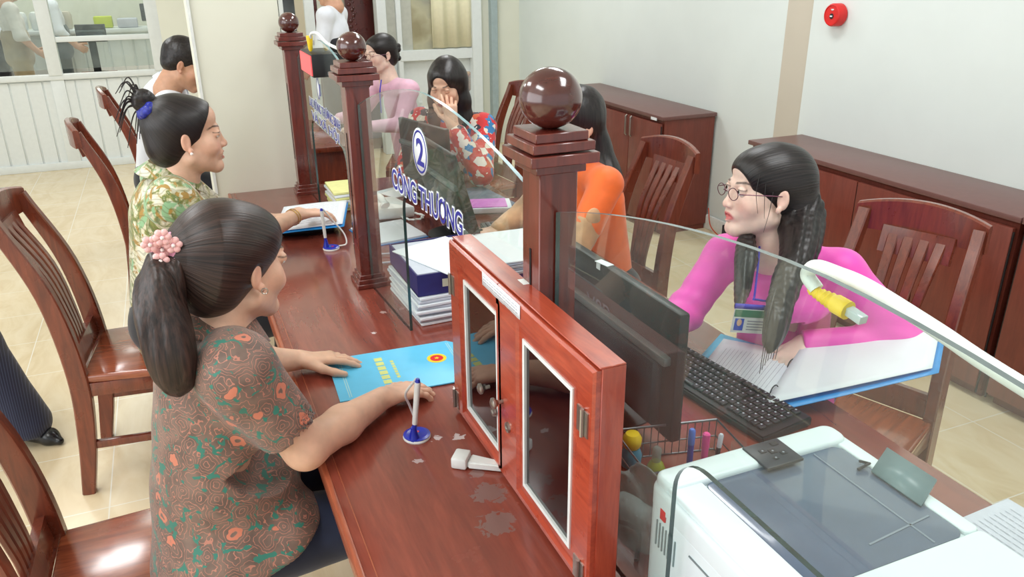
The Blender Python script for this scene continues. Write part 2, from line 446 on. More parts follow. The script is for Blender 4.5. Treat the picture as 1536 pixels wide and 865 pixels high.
def tiles():
    t = NT('floor_tiles'); c = t.co((1, 1, 1)); sep = t.n('SeparateXYZ'); t.l(c, sep.inputs[0])
    def g(o, ax): a = t.math('ADD', sep.outputs[ax], o); a = t.math('DIVIDE', a, .4); a = t.math('FRACT', a); a = t.math('SUBTRACT', a, .5); return t.math('GREATER_THAN', t.math('ABSOLUTE', a), .4945)
    line = t.math('MAXIMUM', g(10-.38+.0, 0), g(10-.22, 1))
    n = t.noise(t.co((1.2, .5, 1)), 5, 6, .6, 1.5)
    base = t.ramp(n, [(.25, S(212, 190, 152)), (.5, S(224, 206, 172)), (.8, S(232, 218, 190))])
    t.l(t.mix(line, base, S(232, 226, 212)), t.b.inputs['Base Color'])
    t.set(Roughness=.22); t.bump(line, -.3, .001); return t.m
m_floor = tiles()

# ------------------------------------------------------------------ the room
struct('floor', MB().box((0, 4.5, -.05), (12, 15, .1)), m_floor)
struct('ceiling', MB().box((0, 4.5, 3.25), (12, 15, .1)), m_white)
struct('wall_right', MB().box((3.44, 5.9, 1.6), (.2, 4.2, 3.2)), m_wall)          # nearer, thicker stretch behind the tall cabinet
w = MB(); w.box((3.42, .9, 1.6), (.2, 5.4, 3.2)); struct('wall_right_near', w, m_wall)
struct('wall_pier', MB().box((3.43, 3.71, 1.6), (.185, .22, 3.2)), m_beige)
struct('wall_middle', MB().box((.302, 4.02, 1.6), (.374, .40, 3.2)), [m_cream])
struct('trim_1', MB().box((.119, 3.815, 1.6), (.012, .012, 3.2)), m_white)
struct('baseboard_right', MB().box((3.325, 5.9, .05), (.02, 4.2, .10), bev=.004), m_white)
struct('trim_2', MB().box((3.325, 3.71, .05), (.02, .2, .10)), m_white)

# left far wall: panelled dado, sill, posts, rail and glass
YW = 8.33
def dado():
    b = MB(); b.box((-2.0, YW+.06, .41), (4.6, .10, .82)); n = 34
    for i in range(n):
        x = -4.2+i*.131; b.box((x+.063, YW+.006, .43), (.121, .012, .74), bev=.004, seg=1)
    b.box((-2.0, YW-.005, .035), (4.6, .03, .07), bev=.004); b.box((-2.0, YW, .835), (4.6, .06, .05), bev=.005)
    b.box((-.935, YW-.002, .43), (.11, .03, .78), bev=.003)
    return b
struct('wall_far_left', dado(), m_alu)
wf = MB()
for x in (-2.6, -.935, -.06): wf.box((x, YW, 2.0), (.11, .08, 2.3), bev=.006)
wf.box((-.5, YW, 1.155), (.80, .05, .045), bev=.004); wf.box((-1.9, YW, 3.1), (4.4, .08, .16))
wf.box((-.42, YW, 1.9), (.05, .03, 1.4)) if False else None
win = tag(build('window_1', wf, m_alu), kind='structure')
build('pane', MB().box((-1.77, YW, 2.0), (1.56, .008, 2.2)), m_glassfar, win)
build('pane', MB().box((-.5, YW, 2.0), (.78, .008, 2.2)), m_glassfar, win)
struct('wall_far_pier', MB().box((.19, YW+.02, 1.6), (.40, .12, 3.2)), m_cream)
# room behind that window
struct('wall_back_room', MB().box((-1.5, 12.2, 1.6), (7, .1, 3.2)), m_cream)
bk = MB(); bk.box((-1.0, 11.0, .52), (3.6, .08, 1.04))
for i in range(26): bk.box((-2.7+i*.135, 10.955, .5), (.12, .012, .98), bev=.004, seg=1)
bk.box((-1.0, 11.05, 1.06), (3.7, .4, .05), bev=.01); bk.box((-.72, 10.95, .55), (.10, .03, 1.05))
o = build('service_counter', bk, m_alu); tag(o, 'white panelled counter across the room behind the far window', 'counter')
def carton(nm, lab, cat, c, d, m, g=None):
    b = MB().box(c, d, bev=min(d)*.12); return tag(build(nm, b, m), lab, cat, g)
for i, (x, m_, l_) in enumerate(((-1.62, m_dgrey, 'small dark container leftmost on the far room counter'), (-1.46, m_white, 'first white container beside the dark one on the far room counter'), (-1.32, m_white, 'second white container on the far room counter'), (-1.18, m_white, 'third white container on the far room counter'), (-1.0, m_beige, 'tan container right of the white ones on the far room counter'))):
    b = MB().lathe([(.04, 0), (.055, .02), (.06, .15), (.045, .19), (.02, .2)], (x, 10.98, 1.087), 16)
    tag(build('container', b, m_), l_, 'container', 'containers on the far counter')
carton('supply_box', 'bright yellow green box on the counter behind the far window', 'box', (-.62, 10.98, 1.155), (.20, .14, .13), plain('lime', S(190, 205, 40), .5))
carton('paper_tray', 'grey stack of trays right of the yellow green box on the far counter', 'tray', (-.36, 10.98, 1.14), (.22, .2, .10), m_paper2)
b = MB().box((-.12, 10.98, 1.25), (.16, .04, .2), bev=.01).box((-.12, 10.98, 1.115), (.06, .06, .06)); tag(build('card_reader', b, m_black), 'small black device on a stand at the right end of the far counter', 'device')

# far wall behind the counter: frames, door, window with a view, cream curtain
YR = 7.72
struct('wall_far', MB().box((2.62, YR+.08, .45), (1.46, .08, .90)), m_alu)
struct('wall_far_back', MB().box((2.5, 8.45, 1.6), (2.1, .08, 3.2)), m_cream)
b = MB(); b.box((1.915, YR, 1.6), (.09, .12, 3.2), bev=.004, seg=1); b.box((2.085, YR, 1.6), (.05, .06, 3.2), bev=.004, seg=1)
b.box((2.86, YR-.02, 1.6), (.10, .10, 3.2), bev=.004, seg=1); b.box((2.48, YR, .93), (.80, .07, .10), bev=.004, seg=1)
dr = tag(build('door_1', b, m_alu), kind='structure')
build('mullion', MB().box((3.045, YR-.02, 1.6), (.07, .10, 3.2), bev=.004, seg=1), plain('grey_mullion', S(160, 176, 178), .4), dr)
build('pane', MB().box((2.0, YR+.01, 1.7), (.12, .01, 1.5)).box((2.17, YR+.01, 1.7), (.13, .01, 1.5)), plain('grey_door_panel', S(186, 188, 178), .5), dr)
pv = NT('frosted_view'); c_ = pv.co((1, 1, 1)); pv.l(pv.ramp(pv.noise(c_, 3, 4), [(.3, S(150, 142, 112)), (.5, S(182, 178, 150)), (.75, S(140, 142, 136))]), pv.b.inputs['Base Color']); pv.set(Roughness=.2)
build('pane', MB().box((2.32, YR+.005, 1.7), (.20, .008, 1.5)), pv.m, dr)
struct('wall_far_side', MB().box((2.96, YR+.03, 1.6), (.12, .06, 3.2)).box((3.21, YR+.03, 1.6), (.28, .06, 3.2)), m_cream)
cu = MB().grid(lambda u, v: (2.41+u*.41, YR-.03+.016*math.sin(u*19), .99+v*2.1), 60, 4)
tag(build('curtain', cu, plain('cream_curtain', S(232, 228, 198), .8, 0, .03), solid=.004), 'cream curtain hanging beside the far window, above the woman in the floral blouse', 'curtain')
# carved dark door leaf and window frames left of it
b = MB(); b.box((1.78, 8.0, 1.6), (.27, .05, 3.2), bev=.004, seg=1)
ms = MB()
for k in range(26):
    z = .9+k*.05; ms.ball((1.70+.02*math.sin(k*1.7), 7.972, z), .019, 10, 0, (1, .5, 1)); ms.ball((1.73+.012*math.cos(k*2.3), 7.972, z+.02), .011, 8, 0, (1, .5, 1))
m_carve = wood('carved_wood', S(56, 14, 14), S(94, 30, 26), 'Z', .3, .5)
cd = tag(build('carved_door', b, m_carve), 'dark red carved wooden door leaf standing open beyond the counter', 'door'); build('carving', ms, m_carve, cd)
struct('trim_3', MB().box((1.015, YR, 1.6), (.035, .05, 3.2), bev=.004, seg=1).box((1.26, YR, 1.6), (.085, .05, 3.2), bev=.004, seg=1), m_alu)
struct('trim_4', MB().box((1.33, 7.9, 1.6), (.07, .02, 3.2)), m_carve)
struct('wall_far_end', MB().box((1.3, 9.6, 1.6), (1.3, .1, 3.2)), m_beige)
struct('window_2', MB().box((1.13, 8.3, 1.6), (.18, .02, 3.2)), plain('hall_dark', S(84, 90, 94), .4, 0, .5, 5))

# ------------------------------------------------------------------ chairs (local: seat faces +Y)
def make_chair(label, loc, rz, tw=.165):
    t = thing('wooden_chair', label, 'chair', loc, rz)
    H = 1.03
    for s in (-1, 1):
        P = bez([(s*.185, -.235, 0), (s*.185, -.20, .22), (s*.185, -.185, .46), (s*(.185+tw)/2, -.225, .75), (s*tw, -.325, H-.02)], 6)
        n = len(P); build('leg', MB().sweep(P, [.036]*n, [.042+.02*math.sin(PI*min(1, k/(n-1)*1.05)) for k in range(n)], (1, 0, 0), .004), m_chair, t)
        build('leg', MB().box((s*.185, .205, .215), (.042, .042, .43), bev=.004, taper=.75), m_chair, t)
        build('side_rail', MB().box((s*.186, .01, .405), (.022, .38, .05), bev=.003), m_chair, t)
        build('stretcher', MB().box((s*.185, .0, .19), (.02, .42, .028), bev=.003), m_chair, t)
    build('front_rail', MB().box((0, .205, .405), (.34, .022, .05), bev=.003), m_chair, t); build('rear_rail', MB().box((0, -.185, .405), (.34, .022, .05), bev=.003), m_chair, t)
    build('stretcher', MB().box((0, .02, .19), (.36, .02, .026), bev=.003), m_chair, t)
    # seat, slightly dished
    o = [(-.195, -.17), (.195, -.17), (.222, .19), (.205, .225), (-.205, .225), (-.222, .19)]
    b = bmesh.new(); vs = [b.verts.new((x, y, .43)) for x, y in o]; f = b.faces.new(vs)
    e = bmesh.ops.extrude_face_region(b, geom=[f]); bmesh.ops.translate(b, verts=[v for v in e['geom'] if isinstance(v, bmesh.types.BMVert)], vec=(0, 0, .03))
    bmesh.ops.bevel(b, geom=b.edges[:], offset=.009, segments=3, profile=.5, affect='EDGES')
    build('seat', MB().bm(b, 0, True), m_seat, t)
    # top rail: bowed back and arched
    N = 14; pts = []; vs = []; fs = []
    for k in range(N+1):
        u = k/N*2-1; x = u*(tw+.024); y = -.325-.03*(1-u*u); zt = H+.028*(1-u*u); zb = H-.085
        for (yy, zz) in ((-.014, zb), (.014, zb+.004), (.012, zt-.006), (.006, zt), (-.010, zt), (-.016, zt-.006)): vs.append((x, y+yy-.0*(zz), zz))
    for k in range(N):
        for i in range(6): fs.append((k*6+i, k*6+(i+1) % 6, k*6+6+(i+1) % 6, k*6+6+i))
    fs += [tuple(range(5, -1, -1)), tuple(N*6+i for i in range(6))]
    build('top_rail', MB().add(vs, fs, 0, True), m_chair, t)
    # splats
    b = MB()
    for q in (-1.5, -.5, .5, 1.5):
        P = bez([(q*.028, -.195, .50), (q*.030, -.205, .60), (q*.040, -.245, .78), (q*.047, -.335, H-.07)], 5)
        n = len(P); build('splat', MB().sweep(P, [.020+.012*(k/(n-1)) for k in range(n)], .014, (1, 0, 0), .003), m_chair, t)
    P = bez([(0, -.315, H-.14), (0, -.335, H-.06)], 3); b.sweep(P, .215, .016, (1, 0, 0), .003)
    build('splat_board', b, m_chair, t)
    P = bez([(0, -.187, .455), (0, -.195, .53)], 3); build('lower_rail', MB().sweep(P, .34, .022, (1, 0, 0), .003), m_chair, t)
    return t
ch = make_chair('wooden slat back chair under the woman in the brown rose blouse', (-.25, 1.67, 0), -PI/2-.02)
g_ = 'matching wooden slat back chairs'; ch['group'] = g_
for lab, x, y, rz in (('orange brown slat back chair under the woman in the green and cream floral shirt', -.235, 2.90, -1.68),
                      ('wooden chair seen edge on behind the floral shirt woman\'s chair, with scuffed pale top corner', -.13, 4.40, -1.50),
                      ('wooden chair farthest back on the visitors\' side, in front of the white panelled wall', -.06, 5.60, -1.52),
                      ('wooden slat back chair behind the woman in bright pink, by the long low cabinet', 1.70, 1.50, 1.93),
                      ('empty wooden chair in front of the tall cabinet, right of the woman in orange', 1.545, 2.74, 1.62),
                      ('wooden chair left of the big near ball, in front of the cream far wall', 1.72, 4.62, 1.66),
                      ('wooden chair behind the woman in the red and blue floral blouse', 1.60, 4.02, 1.15),
                      ('wooden chair with rounded top beside the woman in pale pink', 1.55, 5.35, 1.2)):
    dup(ch, (x, y, 0), rz, lab, g_)

# ------------------------------------------------------------------ the long counter
DX0, DX1, DY0, DY1, DZ = .177, 1.34, -.35, 3.82, .75
ct = thing('service_counter', 'long reddish brown lacquered wooden counter between visitors and staff', 'counter', (.76, 1.7, 0))
b = MB(); b.box(((DX0+DX1)/2, (DY0+DY1)/2, DZ-.02), (DX1-DX0, DY1-DY0, .04), bev=.004); build('worktop', b, m_desk, ct, True)
build('edge_trim', MB().box((DX0-.004, (DY0+DY1)/2, DZ-.02), (.012, DY1-DY0, .044), bev=.003).box((DX0+.020, (DY0+DY1)/2, DZ+.0004), (.002, DY1-DY0, .0012)), m_trim, ct, True)
b = MB(); b.box((.50, 1.9, .355), (.03, 3.8, .71)); build('front_panel', b, m_cab, ct, True)
for y in (-.2, 1.15, 2.45, 3.75): build('side_panel', MB().box((.9, y, .355), (.78, .03, .71), bev=.003), m_cab, ct, True)

def post(x, y, r, label):
    t = thing('counter_post', label, 'post', (x, y, DZ)); w_ = .073
    b = MB(); b.box((0, 0, .34), (w_, w_, .64), bev=.002, seg=1); build('shaft', b, m_post, t)
    build('groove', MB().box((-w_/2-.0005, 0, .33), (.002, .006, .34)), m_dark, t)
    b = MB()
    for k, (s_, z) in enumerate(((.108, .008), (.096, .022), (.084, .036))): b.box((0, 0, z), (s_, s_, .0145), bev=.0014, seg=1)
    build('base_moulding', b, m_post, t)
    b = MB()
    for k, (s_, z, h) in enumerate(((.094, .652, .016), (.128, .670, .018), (.116, .690, .016), (.098, .706, .016))): b.box((0, 0, z), (s_, s_, h), bev=.0014, seg=1)
    build('cap_moulding', b, m_post, t)
    build('ball', MB().ball((0, 0, .714+r*.93), r, 40, 0, (1, 1, .95)), m_ballw, t)
    return t
post(.588, 1.227, .054, 'nearest and largest counter post with a polished wooden ball, beside the glass door box')
post(.512, 2.44, .044, 'middle counter post with a wooden ball, left of the glass lettered with the number 2')
post(.512, 3.70, .044, 'farthest counter post with a wooden ball, against the cream pillar')

# ------------------------------------------------------------------ glass screens with arched tops and a pass-through
def arch(y0, y1, z0, zm, n=22):            # top outline from y0 (near) to y1 (far)
    return [(y0+(y1-y0)*k/n, z0+(zm-z0)*(1-abs(2*k/n-1)**1.75)) for k in range(n+1)]
def screen(x, y0, y1, z0, zm, oy0, oy1, oz, label, sl=0):          # sl: how far the pane stands askew to the counter
    t = thing('glass_screen', label, 'glass screen', (x, (y0+y1)/2, DZ))
    top = arch(y0, y1, z0, zm); r = .07; P = list(top)                 # near end to far end
    P.append((y1, DZ)); P.append((oy1, DZ))
    for k in range(9): a = k/8*PI/2; P.append((oy1-r+r*math.cos(a), oz-r+r*math.sin(a)))
    for k in range(9): a = PI/2+k/8*PI/2; P.append((oy0+r+r*math.cos(a), oz-r+r*math.sin(a)))
    P.append((oy0, DZ)); P.append((y0, DZ))
    mb = MB(); mb.prism(P, .008, lambda a, c, d: (x-.004+d+(oy1-a)*sl, a, c), 0, 1)
    for fi in range(len(mb.f)):
        if fi >= 2 and fi-2 < len(top)-1: mb.m[fi] = 2
    build('pane', mb, [m_glass, m_gedge, m_gedge3 if x > .55 else m_gedge2], t, True)
    return t
s2 = screen(.531, 1.25, 2.398, 1.34, 1.448, 1.53, 2.02, 1.176, 'middle glass counter screen lettered with the number 2', .054)
s1 = screen(.585, -.05, 1.186, 1.325, 1.425, .13, .79, 1.085, 'nearest glass counter screen, in front of the white printer')
s3 = screen(.53, 2.482, 3.66, 1.36, 1.475, 2.75, 3.46, 1.13, 'farthest glass counter screen, carrying the red display box')
def cj(parent, pts, rr, mat, name, n=8): return build(name, MB().tube(pts, rr, n), mat, parent, True)
# lettering on the middle screen
def oval(c, ry, rz, x, mat, name, par, rin=0, sl=0):
    n = 40; mb = MB(); o_ = [(c[0]+ry*math.cos(2*PI*k/n), c[1]+rz*math.sin(2*PI*k/n)) for k in range(n)]
    if rin:
        i_ = [(c[0]+ry*rin*math.cos(2*PI*k/n), c[1]+rz*rin*math.sin(2*PI*k/n)) for k in range(n)]
        mb.add([(x+(2.02-a)*sl, a, z) for a, z in o_+i_], [(k, (k+1) % n, n+(k+1) % n, n+k) for k in range(n)])
    else: mb.add([(x+(2.02-a)*sl, a, z) for a, z in o_], [tuple(range(n))])
    return build(name, mb, mat, par, True, solid=.0004)
oval((1.85, 1.3035), .053, .058, .5256, m_whitet, 'number_disc', s2, 0, .054); oval((1.85, 1.3035), .048, .053, .5250, m_navy, 'number_ring', s2, .9, .054)
XD, YD = (0, -1, 0), (0, 0, 1)
def fitlet(name, body, par, x, yl, yr, z, cap, mat, off, lift, rise=0, sl=0):
    # size from cap height; horizontal scale from the wanted width
    c = bpy.data.curves.new('c', 'FONT'); c.body = body; o = bpy.data.objects.new('c', c); COL.objects.link(o); bpy.context.view_layer.update()
    w_ = o.dimensions.x; bpy.data.objects.remove(o); size = cap/.70
    return lettering(name, body, (x+(2.02-yl)*sl, yl, z), (sl, -1, rise), YD, size, (yl-yr)/(w_*size), mat, par, off, .0002, lift)
fitlet('number', '2', s2, .5246, 1.874, 1.827, 1.271, .065, m_navy, .02, 0, 0, .054)
WORD = 'C\u00d4NG TH\u01af\u01a0NG'
fitlet('word_outline', WORD, s2, .5258, 2.092, 1.594, 1.160, .054, m_whitet, .065, 0, .004, .054)
fitlet('word', WORD, s2, .5250, 2.092, 1.594, 1.160, .054, m_navy, .012, 0, .004, .054)
# lettering on the far screen
oval((3.18, 1.288), .03, .045, .5246, m_whitet, 'number_disc', s3); oval((3.18, 1.288), .027, .041, .5240, m_navy, 'number_ring', s3, .88)
fitlet('number', '1', s3, .5236, 3.19, 3.172, 1.265, .045, m_navy, .01, 0)
for bd, z in (('LAO \u0110\u1ed8NG TH\u01af\u01a0NG BINH', 1.192), ('V\u00c0 X\u00c3 H\u1ed8I', 1.138)):
    yl, yr = (3.43, 2.80) if z > 1.16 else (3.40, 2.84)
    fitlet('word_outline', bd, s3, .5248, yl, yr, z, .034, m_whitet, .06, 0); fitlet('word', bd, s3, .5240, yl, yr, z, .034, m_navy, .01, 0)

# ------------------------------------------------------------------ display box, fire bell
t = thing('display_box', 'black box with a red lit face clipped over the far glass screen', 'display', (.56, 3.12, 1.365))
build('housing', MB().box((.530, 3.125, 1.392), (.096, .25, .082), bev=.003), m_black, t, True)
em = NT('red_led_face'); em.b.inputs['Base Color'].default_value = S(230, 80, 84); em.b.inputs['Emission Color'].default_value = S(238, 92, 92); em.b.inputs['Emission Strength'].default_value = .75
build('lit_face', MB().box((.4805, 3.125, 1.392), (.004, .236, .070)), em.m, t, True)
build('socket', MB().box((.545, 2.9985, 1.364), (.022, .004, .012)), m_silver, t, True)
t = thing('network_cable', 'white network cable with a yellow boot over the red display box', 'cable', (.56, 3.1, 1.43))
build('cord', MB().tube(bez([(.500, 3.10, 1.47), (.502, 3.08, 1.498), (.515, 3.02, 1.503), (.525, 2.90, 1.478), (.545, 2.70, 1.466), (.552, 2.56, 1.46)]), .0055, 8), m_white, t, True)
build('boot', MB().lathe([(.004, 0), (.008, .008), (.012, .05), (.012, .056)], (.498, 3.10, 1.435), 12), m_yel, t, True)
t = thing('fire_alarm_bell', 'round red fire alarm call point on the right wall', 'alarm', (3.32, 3.40, 1.47))
_y0 = 3.395; _z0 = 1.470
build('housing', MB().lathe([(.052, 0), (.058, .006), (.058, .05), (.054, .058), (.049, .06), (.047, .056), (0.001, .056)], (3.319, _y0, _z0), 40, ax=(-1, 0, 0)), m_red, t, True)
build('push_button', MB().lathe([(.014, 0), (.014, .004), (.001, .004)], (3.265, _y0, _z0-.006), 20, ax=(-1, 0, 0)).box((3.259, _y0, _z0-.006), (.002, .016, .007), mi=1), [m_black, m_whitet], t, True)
build('marking', MB().add([(3.2625, _y0-.012, _z0+.030), (3.2625, _y0+.012, _z0+.030), (3.2625, _y0+.006, _z0+.022), (3.2625, _y0-.006, _z0+.022)], [(0, 1, 2, 3)]), m_whitet, t, True, solid=.0006)

# ------------------------------------------------------------------ cabinets against the right wall
def cabinet(name, label, x0, x1, y0, y1, h, doors, hand):
    t = thing(name, label, 'cabinet', ((x0+x1)/2, (y0+y1)/2, 0))
    b = MB(); b.box(((x0+x1)/2+.01, (y0+y1)/2, (h-.025)/2+.02), (x1-x0-.02, y1-y0-.02, h-.065)); b.box(((x0+x1)/2+.02, (y0+y1)/2, .03), (x1-x0-.06, y1-y0-.04, .06)); build('body', b, m_cab, t, True)
    build('top', MB().box(((x0+x1)/2, (y0+y1)/2, h-.012), (x1-x0+.012, y1-y0+.01, .024), bev=.003), m_cabtop, t, True)
    n = doors; L = (y1-y0-.03)/n
    for k in range(n):
        yc = y0+.015+L*(k+.5); d = build('door', MB().box((x0+.002, yc, (h-.03)/2+.02), (.018, L-.006, h-.11), bev=.002), m_cab, t, True)
        s_ = 1 if k % 2 == 0 else -1
        build('handle', MB().tube([(x0-.008, yc+s_*(L/2-.032), h-.19), (x0-.02, yc+s_*(L/2-.032), h-.18), (x0-.02, yc+s_*(L/2-.032), h-.06), (x0-.008, yc+s_*(L/2-.032), h-.05)], .006, 8), m_metal, d, True)
    for yy in (y0+.015+L*k for k in range(0, n+1, 2)):
        build('gap', MB().box((x0-.0, yy, (h-.03)/2), (.006, .006, h-.1)), m_dark, t, True)
    return t
c1 = cabinet('filing_cabinet', 'brown wooden cabinet with silver bar handles behind the empty chair and the woman in orange', 2.905, 3.318, 4.37, 5.97, .81, 4, 0)
build('lock', MB().lathe([(.009, 0), (.009, .012), (.003, .013)], (2.90, 5.12, .56), 14, ax=(-1, 0, 0)).box((2.884, 5.115, .55), (.004, .03, .006)), m_metal, c1, True)
build('sticker', MB().box((2.898, 4.47, .785), (.002, .07, .018)), m_whitet, c1, True)
c2 = cabinet('filing_cabinet', 'long low brown cabinet behind the woman in bright pink, at the right edge', 2.94, 3.31, 1.93, 3.55, .81, 4, 0)
build('handle', MB().box((2.925, 2.52, .12), (.03, .012, .30), bev=.004), m_dark, c2, True)
c3 = cabinet('filing_cabinet', 'brown cabinet unit cut off by the right picture edge, next to the long low cabinet', 2.94, 3.31, .2, 1.915, .81, 4, 0)
tag(build('extension_cord', MB().tube(bez([(3.30, 4.34, .16), (3.27, 4.25, .05), (3.25, 4.05, .03), (3.29, 3.9, .12), (3.32, 3.84, .2)]), .004, 6), plain('orange_cord', S(200, 80, 50), .5)), 'thin orange red cord by the skirting right of the tall cabinet', 'cord')
carton('floor_box', 'small grey box on the floor against the skirting, left of the glasses wearer', 'box', (3.27, 4.05, .06), (.07, .09, .12), m_dgrey)

# ------------------------------------------------------------------ wooden box with two glass doors
BX, BX1, BY0, BY1, BZ0, BZ1 = .505, .551, .888, 1.552, .757, 1.178
t = thing('glass_door_box', 'shallow reddish wooden wall box with two dark glass doors standing on the counter', 'box', ((BX+BX1)/2, (BY0+BY1)/2, .75))
b = MB(); ym, zm = (BY0+BY1)/2, (BZ0+BZ1)/2
b.box(((BX+BX1)/2+.006, ym, BZ1-.009), (BX1-BX-.008, BY1-BY0-.036, .018)); b.box(((BX+BX1)/2+.006, ym, BZ0+.009), (BX1-BX-.008, BY1-BY0-.036, .018))
b.box((BX1-.005, ym, zm), (.008, BY1-BY0-.036, BZ1-BZ0-.01)); build('case', b, m_box, t, True)
build('case_top', MB().box(((BX+BX1)/2+.004, ym, BZ1+.0008), (BX1-BX-.002, BY1-BY0, .0032), bev=.0012, seg=1), m_box, t, True)
b = MB(); 
for yy in (BY0+.009, BY1-.009): build('case_side', MB().box(((BX+BX1)/2+.006, yy, zm), (BX1-BX-.006, .018, BZ1-BZ0-.001), bev=.001, seg=1), m_boxz, t, True)
mirror = NT('dark_mirror_glass'); mirror.set(Roughness=.03, Coat__Weight=0.0); mirror.b.inputs['Base Color'].default_value = S(20, 8, 12); mirror.b.inputs['Specular IOR Level'].default_value = .7; mirror.b.inputs['IOR'].default_value = 1.6
for y0, y1, gy0, gy1, ky, kz in ((BY0+.002, 1.2695, .970, 1.150, 1.235, .936), (1.2705, BY1-.002, 1.288, 1.462, 1.318, .932)):
    d = build('door', MB(), m_box, t)
    fr = MB(); xo = BX-.004; z0, z1 = BZ0+.003, BZ1-.003; gz0, gz1 = .806, 1.102
    def ringf(a0, a1, c0, c1, xa, e0, e1, f0, f1, xb, mi=0):
        vs = [(xa, a0, c0), (xa, a1, c0), (xa, a1, c1), (xa, a0, c1), (xb, e0, f0), (xb, e1, f0), (xb, e1, f1), (xb, e0, f1)]
        fr.add(vs, [(i, (i+1) % 4, 4+(i+1) % 4, 4+i) for i in range(4)], mi)
    ringf(y0, y1, z0, z1, BX+.010, y0, y1, z0, z1, xo+.004)
    ringf(y0, y1, z0, z1, xo+.004, y0+.004, y1-.004, z0+.004, z1-.004, xo)
    e = .032
    ringf(y0+.004, y1-.004, z0+.004, z1-.004, xo, gy0-e, gy1+e, gz0-e, gz1+e, xo)
    ringf(gy0-e, gy1+e, gz0-e, gz1+e, xo, gy0-e+.006, gy1+e-.006, gz0-e+.006, gz1+e-.006, xo+.005)
    ringf(gy0-e+.006, gy1+e-.006, gz0-e+.006, gz1+e-.006, xo+.005, gy0-.008, gy1+.008, gz0-.008, gz1+.008, xo+.006)
    build('frame', fr, m_box, d, True)
    fr = MB(); ringf(gy0-.008, gy1+.008, gz0-.008, gz1+.008, xo+.006, gy0-.008, gy1+.008, gz0-.008, gz1+.008, xo+.003)
    ringf(gy0-.008, gy1+.008, gz0-.008, gz1+.008, xo+.003, gy0, gy1, gz0, gz1, xo+.003); ringf(gy0, gy1, gz0, gz1, xo+.003, gy0, gy1, gz0, gz1, xo+.009)
    build('white_bead', fr, m_white, d, True)
    build('glass', MB().box((xo+.010, (gy0+gy1)/2, (gz0+gz1)/2), (.004, gy1-gy0+.01, gz1-gz0+.01)), mirror.m, d, True)
    build('knob', MB().lathe([(.004, 0), (.004, .010), (.007, .013), (.0115, .018), (.0115, .022), (.006, .0255), (.001, .026)], (xo, ky+ (.012 if ky < 1.27 else .0), kz), 20, ax=(-1, 0, 0)), m_metal, d, True)
    build('keyhole', MB().lathe([(.011, 0), (.0105, .004), (.006, .005), (.0055, .003), (.001, .003)], (xo, ky-.015 if ky < 1.27 else ky-.025, kz-.043), 20, ax=(-1, 0, 0)), m_metal, d, True)
    yh = BY0+.028 if y0 < 1 else BY1-.012
    for zh in (.79, 1.076):
        h = MB(); s_ = 1
        h.box((xo-.001, yh+.012*(1 if y0 < 1 else -1), zh), (.002, .018, .044)); h.box((xo-.001, yh-.008*(1 if y0 < 1 else -1), zh), (.002, .012, .044))
        h.tube([(xo-.004, yh, zh-.024), (xo-.004, yh, zh+.024)], .0035, 8)
        build('hinge', h, m_metal, d, True)
def para(u0, u1, v0, v1, n, fn, name, mat, par, h=.0016, seed=1):
    """rows of faint print on a sheet: little dashes"""
    r = random.Random(seed); mb = MB()
    for i in range(n):
        v = v0+(v1-v0)*(i+.5)/n; u = u0
        while u < u1:
            w_ = r.uniform(.03, .12)*(u1-u0); w_ = min(w_, u1-u)
            q = [fn(u, v-h/2), fn(u+w_*.85, v-h/2), fn(u+w_*.85, v+h/2), fn(u, v+h/2)]; mb.add(q, [(0, 1, 2, 3)]); u += w_
    return build(name, mb, mat, par, True)
b = MB(); rr = random.Random(3); n = 16
vs = [(BX-.0052, 1.342-.184*k/n, 1.1745) for k in range(n+1)]+[(BX-.0052, 1.342-.184*k/n, 1.147+rr.uniform(-.001, .001)) for k in range(n+1)]
b.add(vs, [(k, k+1, n+2+k, n+1+k) for k in range(n)]); st = build('paper_label', b, m_paper, t, True, solid=.0006)
para(0, 1, 0, 1, 3, lambda u, v: (BX-.0057, 1.335-.168*u, 1.170-.018*v), 'print', m_ink, st, .08, 5)
build('bracket', MB().box((BX1+.012, 1.245, 1.1795), (.05, .03, .002), bev=.0008).box((BX1+.03-.004, 1.245, 1.1995), (.002, .03, .04), bev=.0008).lathe([(.005, 0), (.005, .001), (.001, .002)], (BX1+.0245, 1.245, 1.207), 12, ax=(-1, 0, 0), mi=1), [m_white, m_dark], t, True)

# ------------------------------------------------------------------ things on the visitors' side
def pen_stand(c, label, lean, head=0):
    t = thing('pen_stand', label, 'pen', c, head)
    build('base', MB().lathe([(.030, 0), (.031, .003), (.029, .007), (.024, .009), (.001, .0095)], (0, 0, 0), 32), m_white, t)
    build('ring', MB().lathe([(.0295, .0068), (.0300, .0085), (.0235, .0104), (.0225, .0098)], (0, 0, 0), 32), m_blue, t)
    build('emblem', MB().box((.004, -.004, .0102), (.006, .010, .0006), .4, mi=0).box((-.005, .003, .0102), (.006, .010, .0006), .4, mi=1), [m_red, plain('teal', S(40, 160, 180), .5)], t)
    x, y = lean; sx_, sy_ = -.010, .014
    build('socket', MB().lathe([(.013, .004), (.010, .016), (.0065, .030), (.0065, .036)], (sx_, sy_, 0), 16), m_blue, t)
    p = build('pen', MB().tube([(sx_, sy_, .02), (sx_+x*.2, sy_+y*.2, .045)], .0052, 10, 0).tube([(sx_+x*.2, sy_+y*.2, .045), (sx_+x, sy_+y, .150)], [.0058, .0068], 10, 1).tube([(sx_+x*.98, sy_+y*.98, .148), (sx_+x*1.06, sy_+y*1.06, .158)], [.0066, .004], 10, 0), [m_blue, m_white], t)
    build('cord', MB().tube(bez([(.024, -.012, .006), (.05, -.030, .012), (.052, -.02, .05), (.028, .004, .10), (sx_+x+.006, sy_+y, .155)], 8), .0028, 8), m_white, t)
    return t
